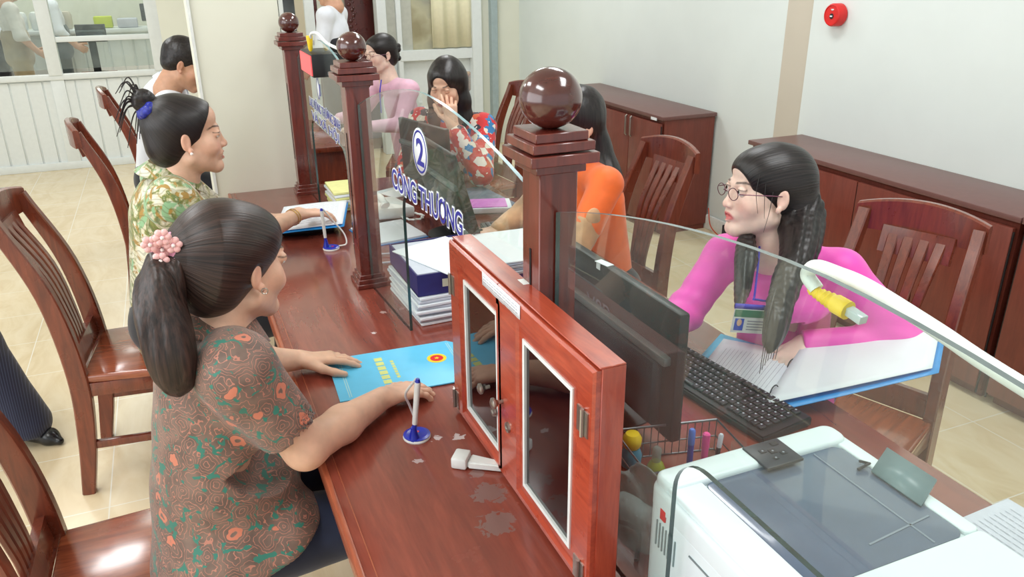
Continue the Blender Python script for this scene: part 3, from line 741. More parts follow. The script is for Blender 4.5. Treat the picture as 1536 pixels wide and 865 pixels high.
pen_stand((.385, 1.475, .75), 'blue and white desk pen upright in its round base in front of the near woman', (-.012, -.010), 1.9)
pen_stand((.458, 2.835, .75), 'blue and white desk pen in its round base beside the far woman\'s papers', (-.006, .0), 0.6)
t = thing('cable_box', 'white plastic plug piece lying against the foot of the glass door box', 'plug', (.455, 1.325, .75), -.65)
build('body', MB().box((-.018, 0, .014), (.034, .042, .026), bev=.005), m_white, t)
b = bmesh.new(); pl = [(0, -.016), (.085, -.010), (.098, 0), (.085, .006), (0, .018)]; vs = [b.verts.new((x, y, .003)) for x, y in pl]; f = b.faces.new(vs)
e = bmesh.ops.extrude_face_region(b, geom=[f]); bmesh.ops.translate(b, verts=[v for v in e['geom'] if isinstance(v, bmesh.types.BMVert)], vec=(0, 0, .016)); bmesh.ops.bevel(b, geom=b.edges[:], offset=.003, segments=2, affect='EDGES')
build('cap', MB().bm(b, 0, True), m_white, t)
# blue document folder with a round gold emblem
t = thing('document_folder', 'bright blue document folder with a gold and red round emblem under the near woman\'s hands', 'folder', (.44, 1.78, .75))
FA, FB, FC = Vector((.258, 1.690, .752)), Vector((.530, 1.652, .752)), Vector((.285, 1.905, .752))   # near left, near right, far left
FU, FV = FB-FA, FC-FA; FU = Vector((.345, -.02, 0)); FV = Vector((.012, .235, 0))
def fp(u, v, h=0): return FA+FU*u+FV*v+Vector((0, 0, h))
b = MB(); o_ = [fp(*q) for q in ((0, 0), (.97, 0), (1, .04), (1, .93), (.95, 1), (0, 1))]
b.add([p for p in o_]+[p+Vector((0, 0, .003)) for p in o_], [tuple(range(5, -1, -1)), tuple(range(6, 12))]+[(i, (i+1) % 6, 6+(i+1) % 6, 6+i) for i in range(6)]); build('cover', b, m_sky, t, True)
def disc(cu, cv, r, h, n=26, star=0):
    c_ = fp(cu, cv, h); k = n if not star else 10
    return [c_+Vector((math.cos(PI*2*i/k+1.2)*(r if not star or i % 2 == 0 else r*.42), math.sin(PI*2*i/k+1.2)*(r if not star or i % 2 == 0 else r*.42), 0)) for i in range(k)]
b = MB()
for (r, h, mi, s_) in ((.026, .0034, 0, 0), (.0175, .0037, 1, 0), (.008, .0040, 0, 1)):
    q = disc(.80, .60, r, h, 26, s_); b.add(q, [tuple(range(len(q)))], mi)
build('emblem', b, [m_yel, m_red], t, True)
b = MB()
for u0, v0, v1, w_ in ((.34, .10, .86, .030), (.45, .30, .74, .012)):
    n = 7
    for k in range(n):
        a0, a1 = v0+(v1-v0)*k/n, v0+(v1-v0)*(k+.78)/n; b.add([fp(u0, a0, .0034), fp(u0+w_*2, a0, .0034), fp(u0+w_*2, a1, .0034), fp(u0, a1, .0034)], [(0, 1, 2, 3)])
build('cover_print', b, plain('pale_print', S(206, 214, 130), .6), t, True)
b = MB()
for u0 in (.07, .085, .93, .945): b.add([fp(u0, .05, .0034), fp(u0+.006, .05, .0034), fp(u0+.006, .95, .0034), fp(u0, .95, .0034)], [(0, 1, 2, 3)])
build('cover_line', b, plain('pale_line', S(170, 214, 220), .6), t, True)

# papers in front of the far visitor
t = thing('paper_sheet', 'white printed document the floral shirt woman holds over a blue folder', 'paper', (.42, 3.15, .75))
def sheet(A, B, D, C, nu=10, nv=8, lift=0.0, cur=.0):
    A, B, D, C = [Vector(q) for q in (A, B, D, C)]
    def f(u, v): p = (A*(1-u)+B*u)*(1-v)+(C*(1-u)+D*u)*v; return p+Vector((0, 0, lift+cur*math.sin(PI*u)*math.sin(PI*v*.9+.1)))
    return f
f = sheet((.275, 3.02, .785), (.535, 2.985, .795), (.62, 3.30, .80), (.36, 3.34, .79), cur=.012)
build('sheet', MB().grid(f, 12, 10), m_paper, t, True, solid=.0012); para(.12, .9, .12, .9, 13, lambda u, v: f(u, v)+Vector((0, 0, .0014)), 'print', m_ink, t, .005, 4)
f2_ = sheet((.27, 3.008, .779), (.538, 2.972, .787), (.624, 3.296, .79), (.365, 3.33, .78), cur=.010); build('blue_cover', MB().grid(f2_, 8, 8), m_sky2, t, True, solid=.0016)
t = thing('paper_sheet', 'white sheets lying on the staff side behind the middle counter post', 'paper', (.70, 2.93, .75)); build('sheet', MB().box((.70, 2.93, .755), (.22, .24, .008), .15), m_paper, t, True)
build('blue_cover', MB().box((.70, 2.93, .7502), (.232, .252, .002), .15), m_sky2, t, True)
t = thing('paper_shadow', 'black folded bag or case lying under the far woman\'s papers', 'bag', (.40, 3.1, .75))  # black lump added for the dark shadow beneath the raised papers
So = Solid(); So.cap((.33, 3.08, .762), (.50, 3.06, .762), .016, .016, k=.01).ell((.41, 3.14, .761), (.13, .10, .012), k=.01); V, Q = So.mesh(.004, lambda P: .002*wob(P, 60)); npmesh('body', V, Q, plain('black_cloth', S(22, 20, 26), .7), t)  # the black here is shadow put into the colour, not cloth

# ------------------------------------------------------------------ stack of papers, box lid of papers
def ream(name, label, cat, x0, x1, y0, y1, z0, n, dz, seed, mats=None, jit=.006):
    t = thing(name, label, cat, ((x0+x1)/2, (y0+y1)/2, z0)); r = random.Random(seed)
    for k in range(n):
        c_ = ((x0+x1)/2+r.uniform(-jit, jit), (y0+y1)/2+r.uniform(-jit, jit), z0+dz*(k+.5)); mt = (mats or [m_paper, m_paper2])[k % 2]
        build('sheaf', MB().box(c_, (x1-x0-r.uniform(0, .01), y1-y0-r.uniform(0, .01), dz*.86), r.uniform(-.05, .05), bev=.0015, seg=1), mt, t, True)
    return t
ream('paper_stack', 'stack of loose white papers under the dark blue box, behind the middle glass', 'papers', .555, .80, 2.03, 2.35, .75, 9, .0098, 2)
t = thing('paper_box', 'dark blue open paper box filled with papers on top of the loose paper stack', 'box', (.69, 2.19, .838))
m_boxb = plain('box_navy', S(42, 40, 104), .5, 0, .15, 20)
def tray(x0, x1, y0, y1, z0, h, rz=0, th=.004, name='tray', mat=None, par=None):
    b = MB(); b.box(((x0+x1)/2, (y0+y1)/2, z0+th/2), (x1-x0, y1-y0, th))
    for (cx, cy, sx, sy) in (((x0+x1)/2, y0+th/2, x1-x0, th), ((x0+x1)/2, y1-th/2, x1-x0, th), (x0+th/2, (y0+y1)/2, th, y1-y0-2*th), (x1-th/2, (y0+y1)/2, th, y1-y0-2*th)): b.box((cx, cy, z0+h/2), (sx, sy, h))
    return build(name, b, mat, par, True)
tb = tray(.563, .80, 2.045, 2.355, .839, .066, name='box_walls', mat=m_boxb, par=t)
build('box_label', MB().box((.655, 2.0445, .872), (.034, .001, .024)).box((.663, 2.0438, .872), (.012, .001, .018), mi=1), [plain('label_cream', S(214, 214, 190), .6), m_green], t, True)
b = MB()
for k in range(5): b.box((.70+.012*k, 2.0446, .880-.002*(k % 2)), (.009, .001, .004))
b.box((.722, 2.0446, .868), (.03, .001, .003)); build('box_print', b, plain('gold_ink', S(150, 120, 60), .6), t, True)
for k in range(5): build('sheaf', MB().box((.68+random.uniform(-.005, .005), 2.20, .853+.0115*k), (.215, .285, .0105), random.uniform(-.03, .03), bev=.001, seg=1), m_paper if k % 2 else m_paper2, t, True)
tag(build('paper_sheet', MB().box((.700, 2.175, .9065), (.21, .29, .0035), .35, bev=.0008, seg=1), m_paper), 'white sheets turned askew on top of the paper box', 'paper')
t = thing('paper_box', 'second dark blue paper box marked PAPER, half hidden by the nearest post', 'box', (.93, 2.16, .75))
tray(.815, 1.06, 2.02, 2.33, .752, .12, name='box_walls', mat=m_boxb, par=t)
lettering('box_word', 'PAPER', (.985, 2.0192, .845), (-1, 0, 0), (0, 0, -1), .034, 1.0, m_whitet, t, .0, .0003)
for k in range(7):
    z = .876+.006*k; build('folder_sheaf', MB().box((.925+.006*math.sin(k*2.1), 2.16, z), (.22, .29, .0045), .06*math.sin(k*1.7), bev=.001, seg=1), [m_paper, m_paper2, plain('sleeve', S(150, 156, 176), .15)][k % 3], t, True)
build('binder_clip', MB().tube([(.83, 2.30, .918), (.86, 2.31, .926), (.87, 2.33, .918)], .004, 6), m_black, t, True)

# ------------------------------------------------------------------ monitors
def monitor(c, rz, w_, h_, label, tilt=0, extra=None):
    t = thing('computer_monitor', label, 'monitor', (c[0], c[1], DZ), rz)     # local: screen looks to +X
    z0 = c[2]-DZ
    T_ = Matrix.Translation((0, 0, z0)) @ Matrix.Rotation(tilt, 4, 'Y') @ Matrix.Translation((0, 0, -z0))
    def part(nm, b, m):
        b.v = [tuple(T_ @ Vector(v)) for v in b.v]; return build(nm, b, m, t)
    part('bezel', MB().box((0, 0, z0+h_/2), (.026, w_, h_), bev=.006), m_black)
    part('rear_housing', MB().box((-.020, 0, z0+h_*.33), (.035, w_*.80, h_*.52), bev=.012), m_dgrey)
    part('rear_ledge', MB().box((-.018, 0, z0+h_*.62), (.022, w_*.92, .02), bev=.004), plain('ledge_grey', S(96, 106, 108), .4) if 'ledge_grey' not in bpy.data.materials else bpy.data.materials['ledge_grey'])
    part('screen', MB().box((.0125, 0, z0+h_/2+.006), (.003, w_-.03, h_-.045)), emit('screen_light', S(120, 140, 170), .5) if 'screen_light' not in bpy.data.materials else bpy.data.materials['screen_light'])
    build('stand', MB().box((-.028, 0, z0*.5+.05), (.02, .07, z0+.10), bev=.004), m_black, t)
    build('foot', MB().lathe([(.105, 0), (.105, .004), (.09, .010), (.02, .014), (.001, .014)], (-.01, 0, 0), 36), m_black, t)
    return t
mo = monitor((.862, 1.42, .79), 0, .49, .295, 'black computer monitor seen from behind through the nearest glass screen')
lettering('marking', 'V8P', (-.0136, .13, .205), (0, -1, 0), (-.1, 0, 1), .062, 1.1, plain('scrawl', S(92, 96, 112), .5), None, .0, .0003).parent = mo
build('sticker', MB().box((-.0385, .115, .105), (.001, .062, .062)), plain('sticker_pale', S(126, 148, 160), .5), mo)
lettering('sticker_word', 'VSP', (-.0392, .14, .112), (0, -1, 0), (0, 0, 1), .020, 1.0, m_navy, None, .0, .0002).parent = mo
build('paper_scrap', MB().box((-.004, .075, .3352), (.02, .045, .0012), .2).box((-.0135, .085, .327), (.0012, .018, .018), mi=0), m_whitet, mo)
mo2 = monitor((.95, 2.82, .80), 0, .50, .33, 'black computer monitor behind the glass lettered with the number 2', tilt=-.28)
mo3 = monitor((1.02, 3.42, .80), .25, .40, .28, 'black computer monitor beyond the farthest glass screen', tilt=-.05)
# keyboards
def keyboard(c, rz, label):
    t = thing('keyboard', label, 'keyboard', c, rz, 'computer keyboards')
    b = bmesh.new(); bmesh.ops.create_cube(b, size=1)
    for v in b.verts: v.co = Vector((v.co.x*.445, v.co.y*.155, .010+v.co.z*.018+(.006 if v.co.y > 0 and v.co.z > 0 else 0)))
    bmesh.ops.bevel(b, geom=b.edges[:], offset=.004, segments=2, affect='EDGES'); build('case', MB().bm(b, 0, True), m_black, t)
    km = MB(); lm = MB(); r = random.Random(5)
    for row in range(6):
        y = .058-row*.0208-(.004 if row else 0); x = -.208; zz = .022+.006*(y+.07)/.14
        while x < .20:
            w_ = .0175
            if row == 5 and -.14 < x < -.12: w_ = .105
            elif row in (2, 3, 4) and x < -.2: w_ = .024+.004*row
            if .075 < x < .088: x = .09
            if .148 < x < .158: x = .159
            if x+w_ > .212: break
            km.box((x+w_/2, y, zz), (w_-.0022, .0172, .0065), bev=.0018, seg=1, taper=1.1)
            if w_ < .05: lm.box((x+.006, y+.003, zz+.0034), (.004, .004, .0003))
            x += w_+.0008
    k_ = build('keys', km, m_key, t); build('key_letters', lm, m_paper2, k_); return t
KY, KX = 1.34, 1.10
keyboard((1.115, 1.37, DZ), -PI/2+.12, 'black keyboard between the near monitor and the open document folder')
keyboard((1.10, 2.62, DZ), -PI/2-.15, 'black keyboard on the desk of the woman in orange')
tag(build('desk_mat', MB().box((1.16, 3.25, .7515), (.30, .36, .003), .1), plain('grey_mat', S(108, 116, 132), .6)), 'grey mat on the desk in front of the floral blouse woman', 'mat')

# ------------------------------------------------------------------ open lever folder with papers by the woman in pink
t = thing('ring_binder', 'open light blue ring folder with white printed sheets on the right part of the desk', 'folder', (1.35, 1.45, DZ))
def slab(name, A, B, C, D, m, cur=0, th=.0015, nu=14, nv=8):
    f = sheet(A, B, C, D, cur=cur); build(name, MB().grid(f, nu, nv), m, t, True, solid=th); return f
slab('cover', (1.030, 1.43, .757), (1.140, 1.240, .757), (1.42, 1.42, .760), (1.32, 1.63, .757), m_sky, .0)
slab('cover', (1.135, 1.235, .757), (1.52, 1.10, .85), (1.70, 1.235, .868), (1.43, 1.43, .80), m_sky2, -.01)
f = slab('sheet', (1.045, 1.40, .768), (1.150, 1.245, .770), (1.415, 1.405, .775), (1.295, 1.585, .766), m_paper, .004)
para(.10, .82, .10, .90, 16, lambda u, v: f(v, u)+Vector((0, 0, .0014)), 'print', m_ink, t, .005, 8)
for k in range(4): slab('sheet', (1.05+.003*k, 1.395, .760+.0018*k), (1.148, 1.24-.003*k, .760+.0022*k), (1.41, 1.40, .763+.002*k), (1.30, 1.58, .760+.0015*k), m_paper2 if k % 2 else m_paper, .003)
slab('sheet', (1.155, 1.25, .772), (1.515, 1.115, .856), (1.69, 1.245, .873), (1.425, 1.42, .806), m_paper, -.006)
for c_ in ((1.215, 1.285), (1.345, 1.375)):
    cj(t, [(c_[0]+.020*math.cos(a)*.85, c_[1]+.020*math.cos(a)*.3-.0, .773+.018*math.sin(a)) for a in [PI*i/10 for i in range(11)]], .0016, m_dgrey, 'ring')

# ------------------------------------------------------------------ laser printer
PX0, PX1, PY0, PY1, PZ0, PZ1 = .615, .985, .43, .90, DZ, .965
t = thing('laser_printer', 'white laser printer with a dark blue paper tray on top, behind the nearest glass', 'printer', (.80, .66, DZ))
def rr_prism(x0, x1, y0, y1, z0, z1, r, bev, mat, name, par, n=6, top_in=0, mi=0):
    b = bmesh.new(); vs = []
    for cx, cy, a0 in ((x1-r, y1-r, 0), (x0+r, y1-r, PI/2), (x0+r, y0+r, PI), (x1-r, y0+r, 1.5*PI)):
        for k in range(n+1): a = a0+PI/2*k/n; vs.append(b.verts.new((cx+r*math.cos(a), cy+r*math.sin(a), z0)))
    f = b.faces.new(vs); e = bmesh.ops.extrude_face_region(b, geom=[f]); tv = [v for v in e['geom'] if isinstance(v, bmesh.types.BMVert)]
    bmesh.ops.translate(b, verts=tv, vec=(0, 0, z1-z0))
    te = [ed for ed in b.edges if all(v.co.z > z1-1e-5 for v in ed.verts)]
    if bev: bmesh.ops.bevel(b, geom=te, offset=bev, segments=3, profile=.5, affect='EDGES')
    return build(name, MB().bm(b, 0, True), mat, par, True)
rr_prism(PX0, PX1, PY0, PY1, PZ0+.008, PZ1-.052, .022, .003, m_print, 'lower_body', t)
rr_prism(PX0-.002, PX1+.002, PY0, PY1+.001, PZ1-.050, PZ1-.012, .026, .010, m_print, 'upper_body', t)
# raised rims around the tray
rr_prism(PX0+.004, PX1-.004, .845, PY1-.002, PZ1-.014, PZ1+.002, .02, .007, m_print, 'rear_rim', t)
rr_prism(PX0+.006, .679, .594, .87, PZ1-.014, PZ1-.003, .012, .004, m_print, 'side_rim', t)
rr_prism(.956, PX1-.002, .594, .87, PZ1-.014, PZ1-.004, .010, .004, m_print, 'side_rim', t)
# tray: sunk, sloping
rr_prism(.680, .955, .595, .846, PZ1-.012, PZ1-.0068, .018, .001, m_tray, 'output_tray', t)
rr_prism(PX0+.006, PX1-.002, PY0+.01, .594, PZ1-.014, PZ1-.004, .012, .004, m_print, 'front_deck', t)
build('tray_seam', MB().box((.898, .72, PZ1-.0062), (.003, .24, .001)).box((.875, .640, PZ1-.0062), (.13, .003, .001), .1), plain('tray_line', S(120, 132, 146), .35), t, True)
fl = MB(); fl.add([(.945, .762, PZ1-.004), (.945, .665, PZ1-.004), (1.000, .688, PZ1+.012), (1.000, .785, PZ1+.012)], [(0, 1, 2, 3)]); build('paper_stop', fl, plain('stop_grey', S(104, 128, 134), .35), t, True, solid=.004)
build('stop_bracket', MB().tube([(.93, .775, PZ1-.004), (.955, .776, PZ1), (.947, .79, PZ1-.002)], .0025, 6), m_dgrey, t, True)
# control panel
cp = build('control_panel', MB().box((.826, .858, PZ1+.002), (.074, .066, .006), bev=.002), m_dgrey, t, True)
b = MB()
for (x, y, w_, h) in ((.845, .878, .014, .010), (.812, .867, .012, .010), (.828, .861, .014, .012), (.842, .851, .012, .010), (.820, .843, .010, .008)): b.box((x, y, PZ1+.0055), (w_, h, .002), bev=.001, seg=1)
build('button', b, m_black, cp, True)
b = MB()
for (x, y) in ((.812, .867), (.842, .851), (.820, .843), (.828, .861)): b.box((x, y, PZ1+.0066), (.003, .003, .0006))
build('button_mark', b, m_ink, cp, True)
b = MB()
for k in range(7): b.box((PX0-.0012, .868-k*.0085, PZ1-.095-.001*k), (.002, .0022, .048))
build('vent', b, plain('vent_grey', S(130, 148, 150), .6), t, True)
build('red_tab', MB().box((PX0-.001, .853, PZ1-.052), (.004, .014, .020), bev=.001), m_red, t, True)
build('panel_seam', MB().box((PX0-.0012, .70, PZ1-.075), (.002, .16, .0022)).box((PX0-.0012, .72, PZ1-.165), (.002, .2, .002)), plain('seam_grey', S(120, 130, 132), .6), t, True)
build('grip', MB().box((PX0-.001, .60, PZ1-.055), (.002, .045, .018), bev=.0005), plain('grip_grey', S(186, 200, 200), .5), t, True)
lb = build('rating_label', MB().box((PX0-.0012, .700, PZ1-.125), (.002, .085, .045)), plain('label_grey', S(150, 164, 180), .5), t, True)
para(0, 1, 0, 1, 6, lambda u, v: (PX0-.0026, .738-.07*u, PZ1-.108-.032*v), 'print', m_ink, lb, .05, 9)

# white network cable over the near screen
t = thing('network_cable', 'thick white cable with a yellow plug boot hanging over the top of the nearest glass', 'cable', (.62, .5, 1.40))
build('cord', MB().tube(bez([(.606, .598, 1.396), (.604, .612, 1.408), (.606, .604, 1.420), (.610, .578, 1.421), (.612, .535, 1.420), (.613, .455, 1.408), (.614, .366, 1.393), (.62, .10, 1.36), (.63, -.3, 1.28)], 8), .0078, 12), m_white, t, True)
build('boot', MB().lathe([(.004, 0)]+[v for k in range(5) for v in ((.006+.0008*k, .004+.006*k), (.0048+.0008*k, .007+.006*k))]+[(.0105, .036), (.0105, .052), (.001, .053)], (.604, .606, 1.394), 14, ax=(.10, -1, -.12)), m_yel, t, True)
clr = plain('clear_plug', S(190, 200, 204), .15); build('plug', MB().box((.610, .545, 1.3865), (.011, .022, .009), Matrix.Rotation(.15, 4, 'X'), bev=.001), clr, t, True)

# ------------------------------------------------------------------ clutter between box and printer
t = thing('wire_basket', 'grey wire desk basket holding pens behind the printer', 'basket', (.83, 1.13, DZ), 0)
b = MB()
for z in (.752, .785, .825): b.tube([(.72, 1.06, z), (.94, 1.03, z), (.96, 1.17, z), (.74, 1.22, z)], .002 if z < .82 else .003, 6, closed=True)
for k in range(15):
    u = k/14
    for A, B in (((.72, 1.06), (.94, 1.03)), ((.74, 1.22), (.96, 1.17))): x, y = A[0]+(B[0]-A[0])*u, A[1]+(B[1]-A[1])*u; b.tube([(x, y, .752), (x, y, .825)], .0012, 5)
build('wires', b, plain('wire_grey', S(110, 112, 116), .35, .7), t, True)
def pen(c, d, r, m, cap, lab, L=.13):
    t = thing('marker_pen', lab, 'pen', c); d = Vector(d).normalized(); c = Vector(c)
    build('barrel', MB().tube([c, c+d*L*.72], r, 12), m, t, True); build('cap', MB().tube([c+d*L*.70, c+d*L*.97, c+d*L], [r*1.12, r*1.12, r*.7], 12), cap, t, True)
pen((.845, 1.10, .756), (.0, .0, 1), .0062, m_blue, plain('cap_blue', S(70, 110, 200), .3), 'blue capped marker standing in the wire basket', .115)
pen((.868, 1.085, .756), (.05, .05, 1), .0068, m_pink, m_pink, 'bright pink highlighter standing in the wire basket', .105)
pen((.893, 1.082, .756), (.1, 0, 1), .0045, m_dgrey, m_paper2, 'small grey pen standing right of the pink highlighter', .10)
t = thing('glue_bottle', 'small yellow green glue bottle with a pale cap behind the printer corner', 'bottle', (.765, 1.10, DZ))
build('bottle', MB().lathe([(.001, 0), (.017, .002), (.019, .01), (.019, .05), (.014, .062), (.008, .068)], (0, 0, .002), 20), m_green, t); build('cap', MB().lathe([(.009, .066), (.009, .094), (.006, .098), (.001, .098)], (0, 0, .002), 18), m_bag, t)
t = thing('spray_bottle', 'small bottle with a yellow top and teal body beside the near monitor foot', 'bottle', (.765, 1.19, DZ))
build('bottle', MB().lathe([(.001, 0), (.020, .002), (.022, .03), (.016, .045)], (0, 0, .001), 20), plain('teal_liquid', S(50, 140, 170), .2), t); build('cap', MB().lathe([(.012, .04), (.019, .052), (.020, .068), (.014, .078), (.001, .08)], (0, 0, .001), 14), m_yel, t)
tag(build('eraser', MB().box((.72, 1.275, .760), (.03, .04, .02), .4, bev=.004), m_red), 'red eraser lying near the monitor foot behind the glass door box', 'eraser')
tag(build('blue_cap', MB().lathe([(.012, 0), (.012, .05), (.006, .056), (.001, .056)], (.74, 1.31, .75), 14), m_blue), 'blue plastic cap standing near the monitor foot', 'cap')
for nm, lab, pr_, sd in (('plastic_bag', 'crumpled translucent plastic bag squeezed between the glass door box and the printer', [((.645, .99, .79), (.035, .07, .05)), ((.665, .93, .80), (.035, .06, .045))], 3),
                         ('plastic_bag', 'pale grey plastic sheet bag standing behind the crumpled bag, left of the printer', [((.69, 1.00, .80), (.012, .085, .085)), ((.675, 1.05, .79), (.02, .06, .05))], 8)):
    So = Solid()
    for c_, r in pr_: So.ell(c_, r, k=.02)
    So.plane((.68, 1.0, .752), (0, 0, -1), .3)
    V, Q = So.mesh(.0035, lambda P, sd=sd: .005*np.abs(wob(P, 60, sd))+.004*np.abs(wob(P, 120, sd+1))); tag(npmesh(nm, V, Q, m_bag, None), lab, 'bag')
tag(build('power_strip', MB().tube(bez([(.62, .93, .76), (.66, .99, .765), (.64, 1.06, .76), (.72, 1.13, .757), (.80, 1.22, .76), (.80, 1.36, .78)]), .004, 8), m_black), 'black cable winding between the glass door box and the monitor', 'cable')
for nm, lab, c_ in (('glass_tumbler', 'small clear glass clip holder beside the keyboard end', (.925, 1.135)), ('glass_tumbler', 'small clear glass dish with clips behind the printer control panel', (.975, 1.11))):
    tag(build(nm, MB().lathe([(.014, 0), (.016, .003), (.017, .045), (.0155, .045), (.0145, .006), (.001, .005)], (c_[0], c_[1], DZ), 20), m_glass), lab, 'glass')
t = ream('paper_stack', 'stack of white printed papers at the lower right corner of the desk, beside the printer', 'papers', 1.085, 1.325, .42, .765, .75, 6, .0075, 12, jit=.004)
para(0, 1, 0, 1, 14, lambda u, v: (1.30-.19*v, .74-.22*u-.0, .7955), 'print', m_ink, t, .006, 2)
# telephone on the far desk part
t = thing('telephone', 'white desk telephone with a curly handset behind the middle glass', 'telephone', (.76, 3.18, DZ), .2)
build('base', MB().box((0, 0, .03), (.17, .20, .05), Matrix.Rotation(.1, 4, 'Y'), bev=.012), m_white, t)
build('handset', MB().tube(bez([(-.05, -.10, .07), (-.05, -.06, .095), (-.05, .04, .095), (-.05, .09, .07)]), [.02]*3+[.014]*19+[.02]*3, 12), m_white, t)
build('cord', MB().tube([(.06+.04*math.cos(k*.35)*1+.006*math.cos(k*2.5), -.12+.05*math.sin(k*.35)+.006*math.sin(k*2.5), .012) for k in range(40)], .004, 6), m_white, t)
t = ream('paper_stack', 'pile of cream and white papers on the desk beyond the farthest glass opening', 'papers', .57, .73, 3.30, 3.52, .75, 7, .012, 21, [m_pale, m_paper])
tag(build('paper_sheet', MB().box((.70, 2.55, .7515), (.16, .10, .002), .5), m_paper), 'small white slip near the paper box behind the middle post', 'paper')
b = MB(); b.tube([(.54, 2.60, .756), (.72, 2.56, .760)], .004, 8).tube([(.56, 2.70, .755), (.70, 2.66, .758)], .003, 8); tag(build('charging_cable', b, m_paper2), 'thin pale rods lying on the counter behind the middle post', 'pens')

# desk of the floral blouse woman, a second row beyond
tag(build('paper_sheet', MB().box((.92, 3.52, .7525), (.20, .15, .004), .4), m_paper), 'white sheet before the floral blouse woman at the far end of the counter', 'paper')
tag(build('notebook', MB().box((1.17, 3.08, .765), (.22, .15, .022), -.3, bev=.002).box((1.17, 3.08, .778), (.18, .13, .003), -.3, mi=1), [m_paper, plain('lilac', S(206, 110, 200), .5)]), 'notebook with a lilac cover in front of the floral blouse woman', 'notebook')

# ================================================================== people
def skin_mat(name, c, lip=(192, 112, 102)):
    t = NT(name); at = t.n('Attribute', _attribute_name='tint'); sp = t.n('SeparateXYZ'); t.l(at.outputs['Vector'], sp.inputs[0])
    n = t.noise(t.co(), 40, 4); base = t.ramp(n, [(.3, S(*[v*.96 for v in c])), (.7, S(*[min(255, v*1.03) for v in c]))])
    base = t.mix(t.math('MULTIPLY', sp.outputs[2], .35), base, S(222, 130, 112))
    base = t.mix(sp.outputs[0], base, S(*lip)); base = t.mix(sp.outputs[1], base, S(46, 34, 32))
    t.l(base, t.b.inputs['Base Color']); t.set(Roughness=.48, Subsurface__Weight=.12, Subsurface__Scale=.008)
    t.b.inputs['Subsurface Radius'].default_value = (1, .35, .2); t.bump(t.noise(t.co(), 260, 3), .05, .001); return t.m
m_skin = skin_mat('skin', (222, 178, 152)); m_skinf = skin_mat('skin_fair', (236, 204, 188), (208, 112, 112)); m_skint = skin_mat('skin_tan', (204, 156, 128))
def hair_mat(name, lo, hi):
    t = NT(name); at = t.n('Attribute', _attribute_name='strand')
    n = t.n('TexNoise'); n.inputs['Scale'].default_value = 1; n.inputs['Detail'].default_value = 4; t.l(at.outputs['Vector'], n.inputs['Vector'])
    t.l(t.ramp(n.outputs['Fac'], [(.35, S(*lo)), (.7, S(*hi))]), t.b.inputs['Base Color'])
    t.set(Roughness=.38); t.b.inputs['Specular IOR Level'].default_value = .45; t.bump(n.outputs['Fac'], .5, .002); return t.m
m_hair = hair_mat('black_hair', (16, 13, 14), (44, 36, 36)); m_hairb = hair_mat('dark_brown_hair', (26, 17, 15), (66, 46, 40))
m_eye = plain('eye_white', S(226, 222, 216), .15); m_iris = plain('iris', S(38, 22, 16), .08)

def head(So, C, R, s=1.08, smile=0, female=True, open_=0, eye=.0054):
    def L(x, y, z): return C+R @ (np.array([x, y, z])*s)
    def E(c, r, k=.012, op='+', r3=None): So.ell(L(*c), np.array(r)*s, R if r3 is None else R @ r3, k*s, op)
    def K(a, b, ra, rb=None, k=.01, op='+'): So.cap(L(*a), L(*b), ra*s, None if rb is None else rb*s, k*s, op)
    E((0, -.016, .032), (.072, .091, .080)); E((0, .030, -.030), (.059, .062, .076), .02)
    for q in (-1, 1):
        E((q*.036, .056, -.026), (.024, .022, .024), .018)                      # cheek
        if smile: E((q*.036, .066, -.036), (.018, .016, .014), .012)
        K((q*.050, .004, -.058), (q*.012, .066, -.093), .019, .016, .02)         # jaw
    K((-.007, .0745, -.093), (.007, .0745, -.093), .0150, k=.016)                # chin
    E((0, .050, .052), (.054, .037, .036), .02)                                  # forehead
    K((-.026, .084, .020), (.026, .084, .020), .0075, k=.012)                  # brow ridge
    K((0, .086, .012), (0, .0985, -.026), .0060, .0078, .010)                     # nose bridge
    K((0, .0985, -.0275), (0, .101, -.031), .0090, k=.007)
    for q in (-1, 1):
        E((q*.0105, .094, -.033), (.0068, .009, .0068), .005)
        E((q*.0315, .097, .006), (.0150, .012, .0095), .009, '-')               # eye socket
        E((q*.0315, .0815, .006), (.0125, .0115, .0112), .003)                  # ball of the eye under the lids
    for q in (-1, 1): E((q*.0315, .0945, .0042), (.0118, .0062, eye), .002, '-')
    K((-.014, .080, -.056), (.014, .080, -.056), .013, k=.012)                  # mouth mound
    w_ = .019+.008*smile
    for q in (-1, 1):
        K((0, .0945-.001*smile, -.0555), (q*w_, .0840-.006*smile, -.060+.007*smile), .0042, .0022, .004)
        K((0, .0920-.001*smile, -.0660-.004*open_), (q*w_*.85, .0830-.005*smile, -.0615+.007*smile), .0052, .0026, .004)
        K((0, .0990, -.0612-.001*open_), (q*w_*.95, .0870-.005*smile, -.0608+.007*smile), .0014+.0062*open_, .0012, .002, '-')
        E((q*.0065, .095, -.0382), (.0030, .005, .0022), .002, '-')            # nostril
        a = q*.35; r3 = np.array([[math.cos(a), -math.sin(a), 0], [math.sin(a), math.cos(a), 0], [0, 0, 1]])
        E((q*.0745, -.006, -.006), (.0065, .0140, .0255), .006, '+', r3)          # ear
        E((q*.0810, -.003, -.002), (.0045, .0075, .0145), .004, '-', r3)
        E((q*.0770, .004, -.030), (.0055, .007, .009), .005)
    K((0, -.022, -.06), (0, -.036, -.150), .050 if female else .058, .054 if female else .062, .022)
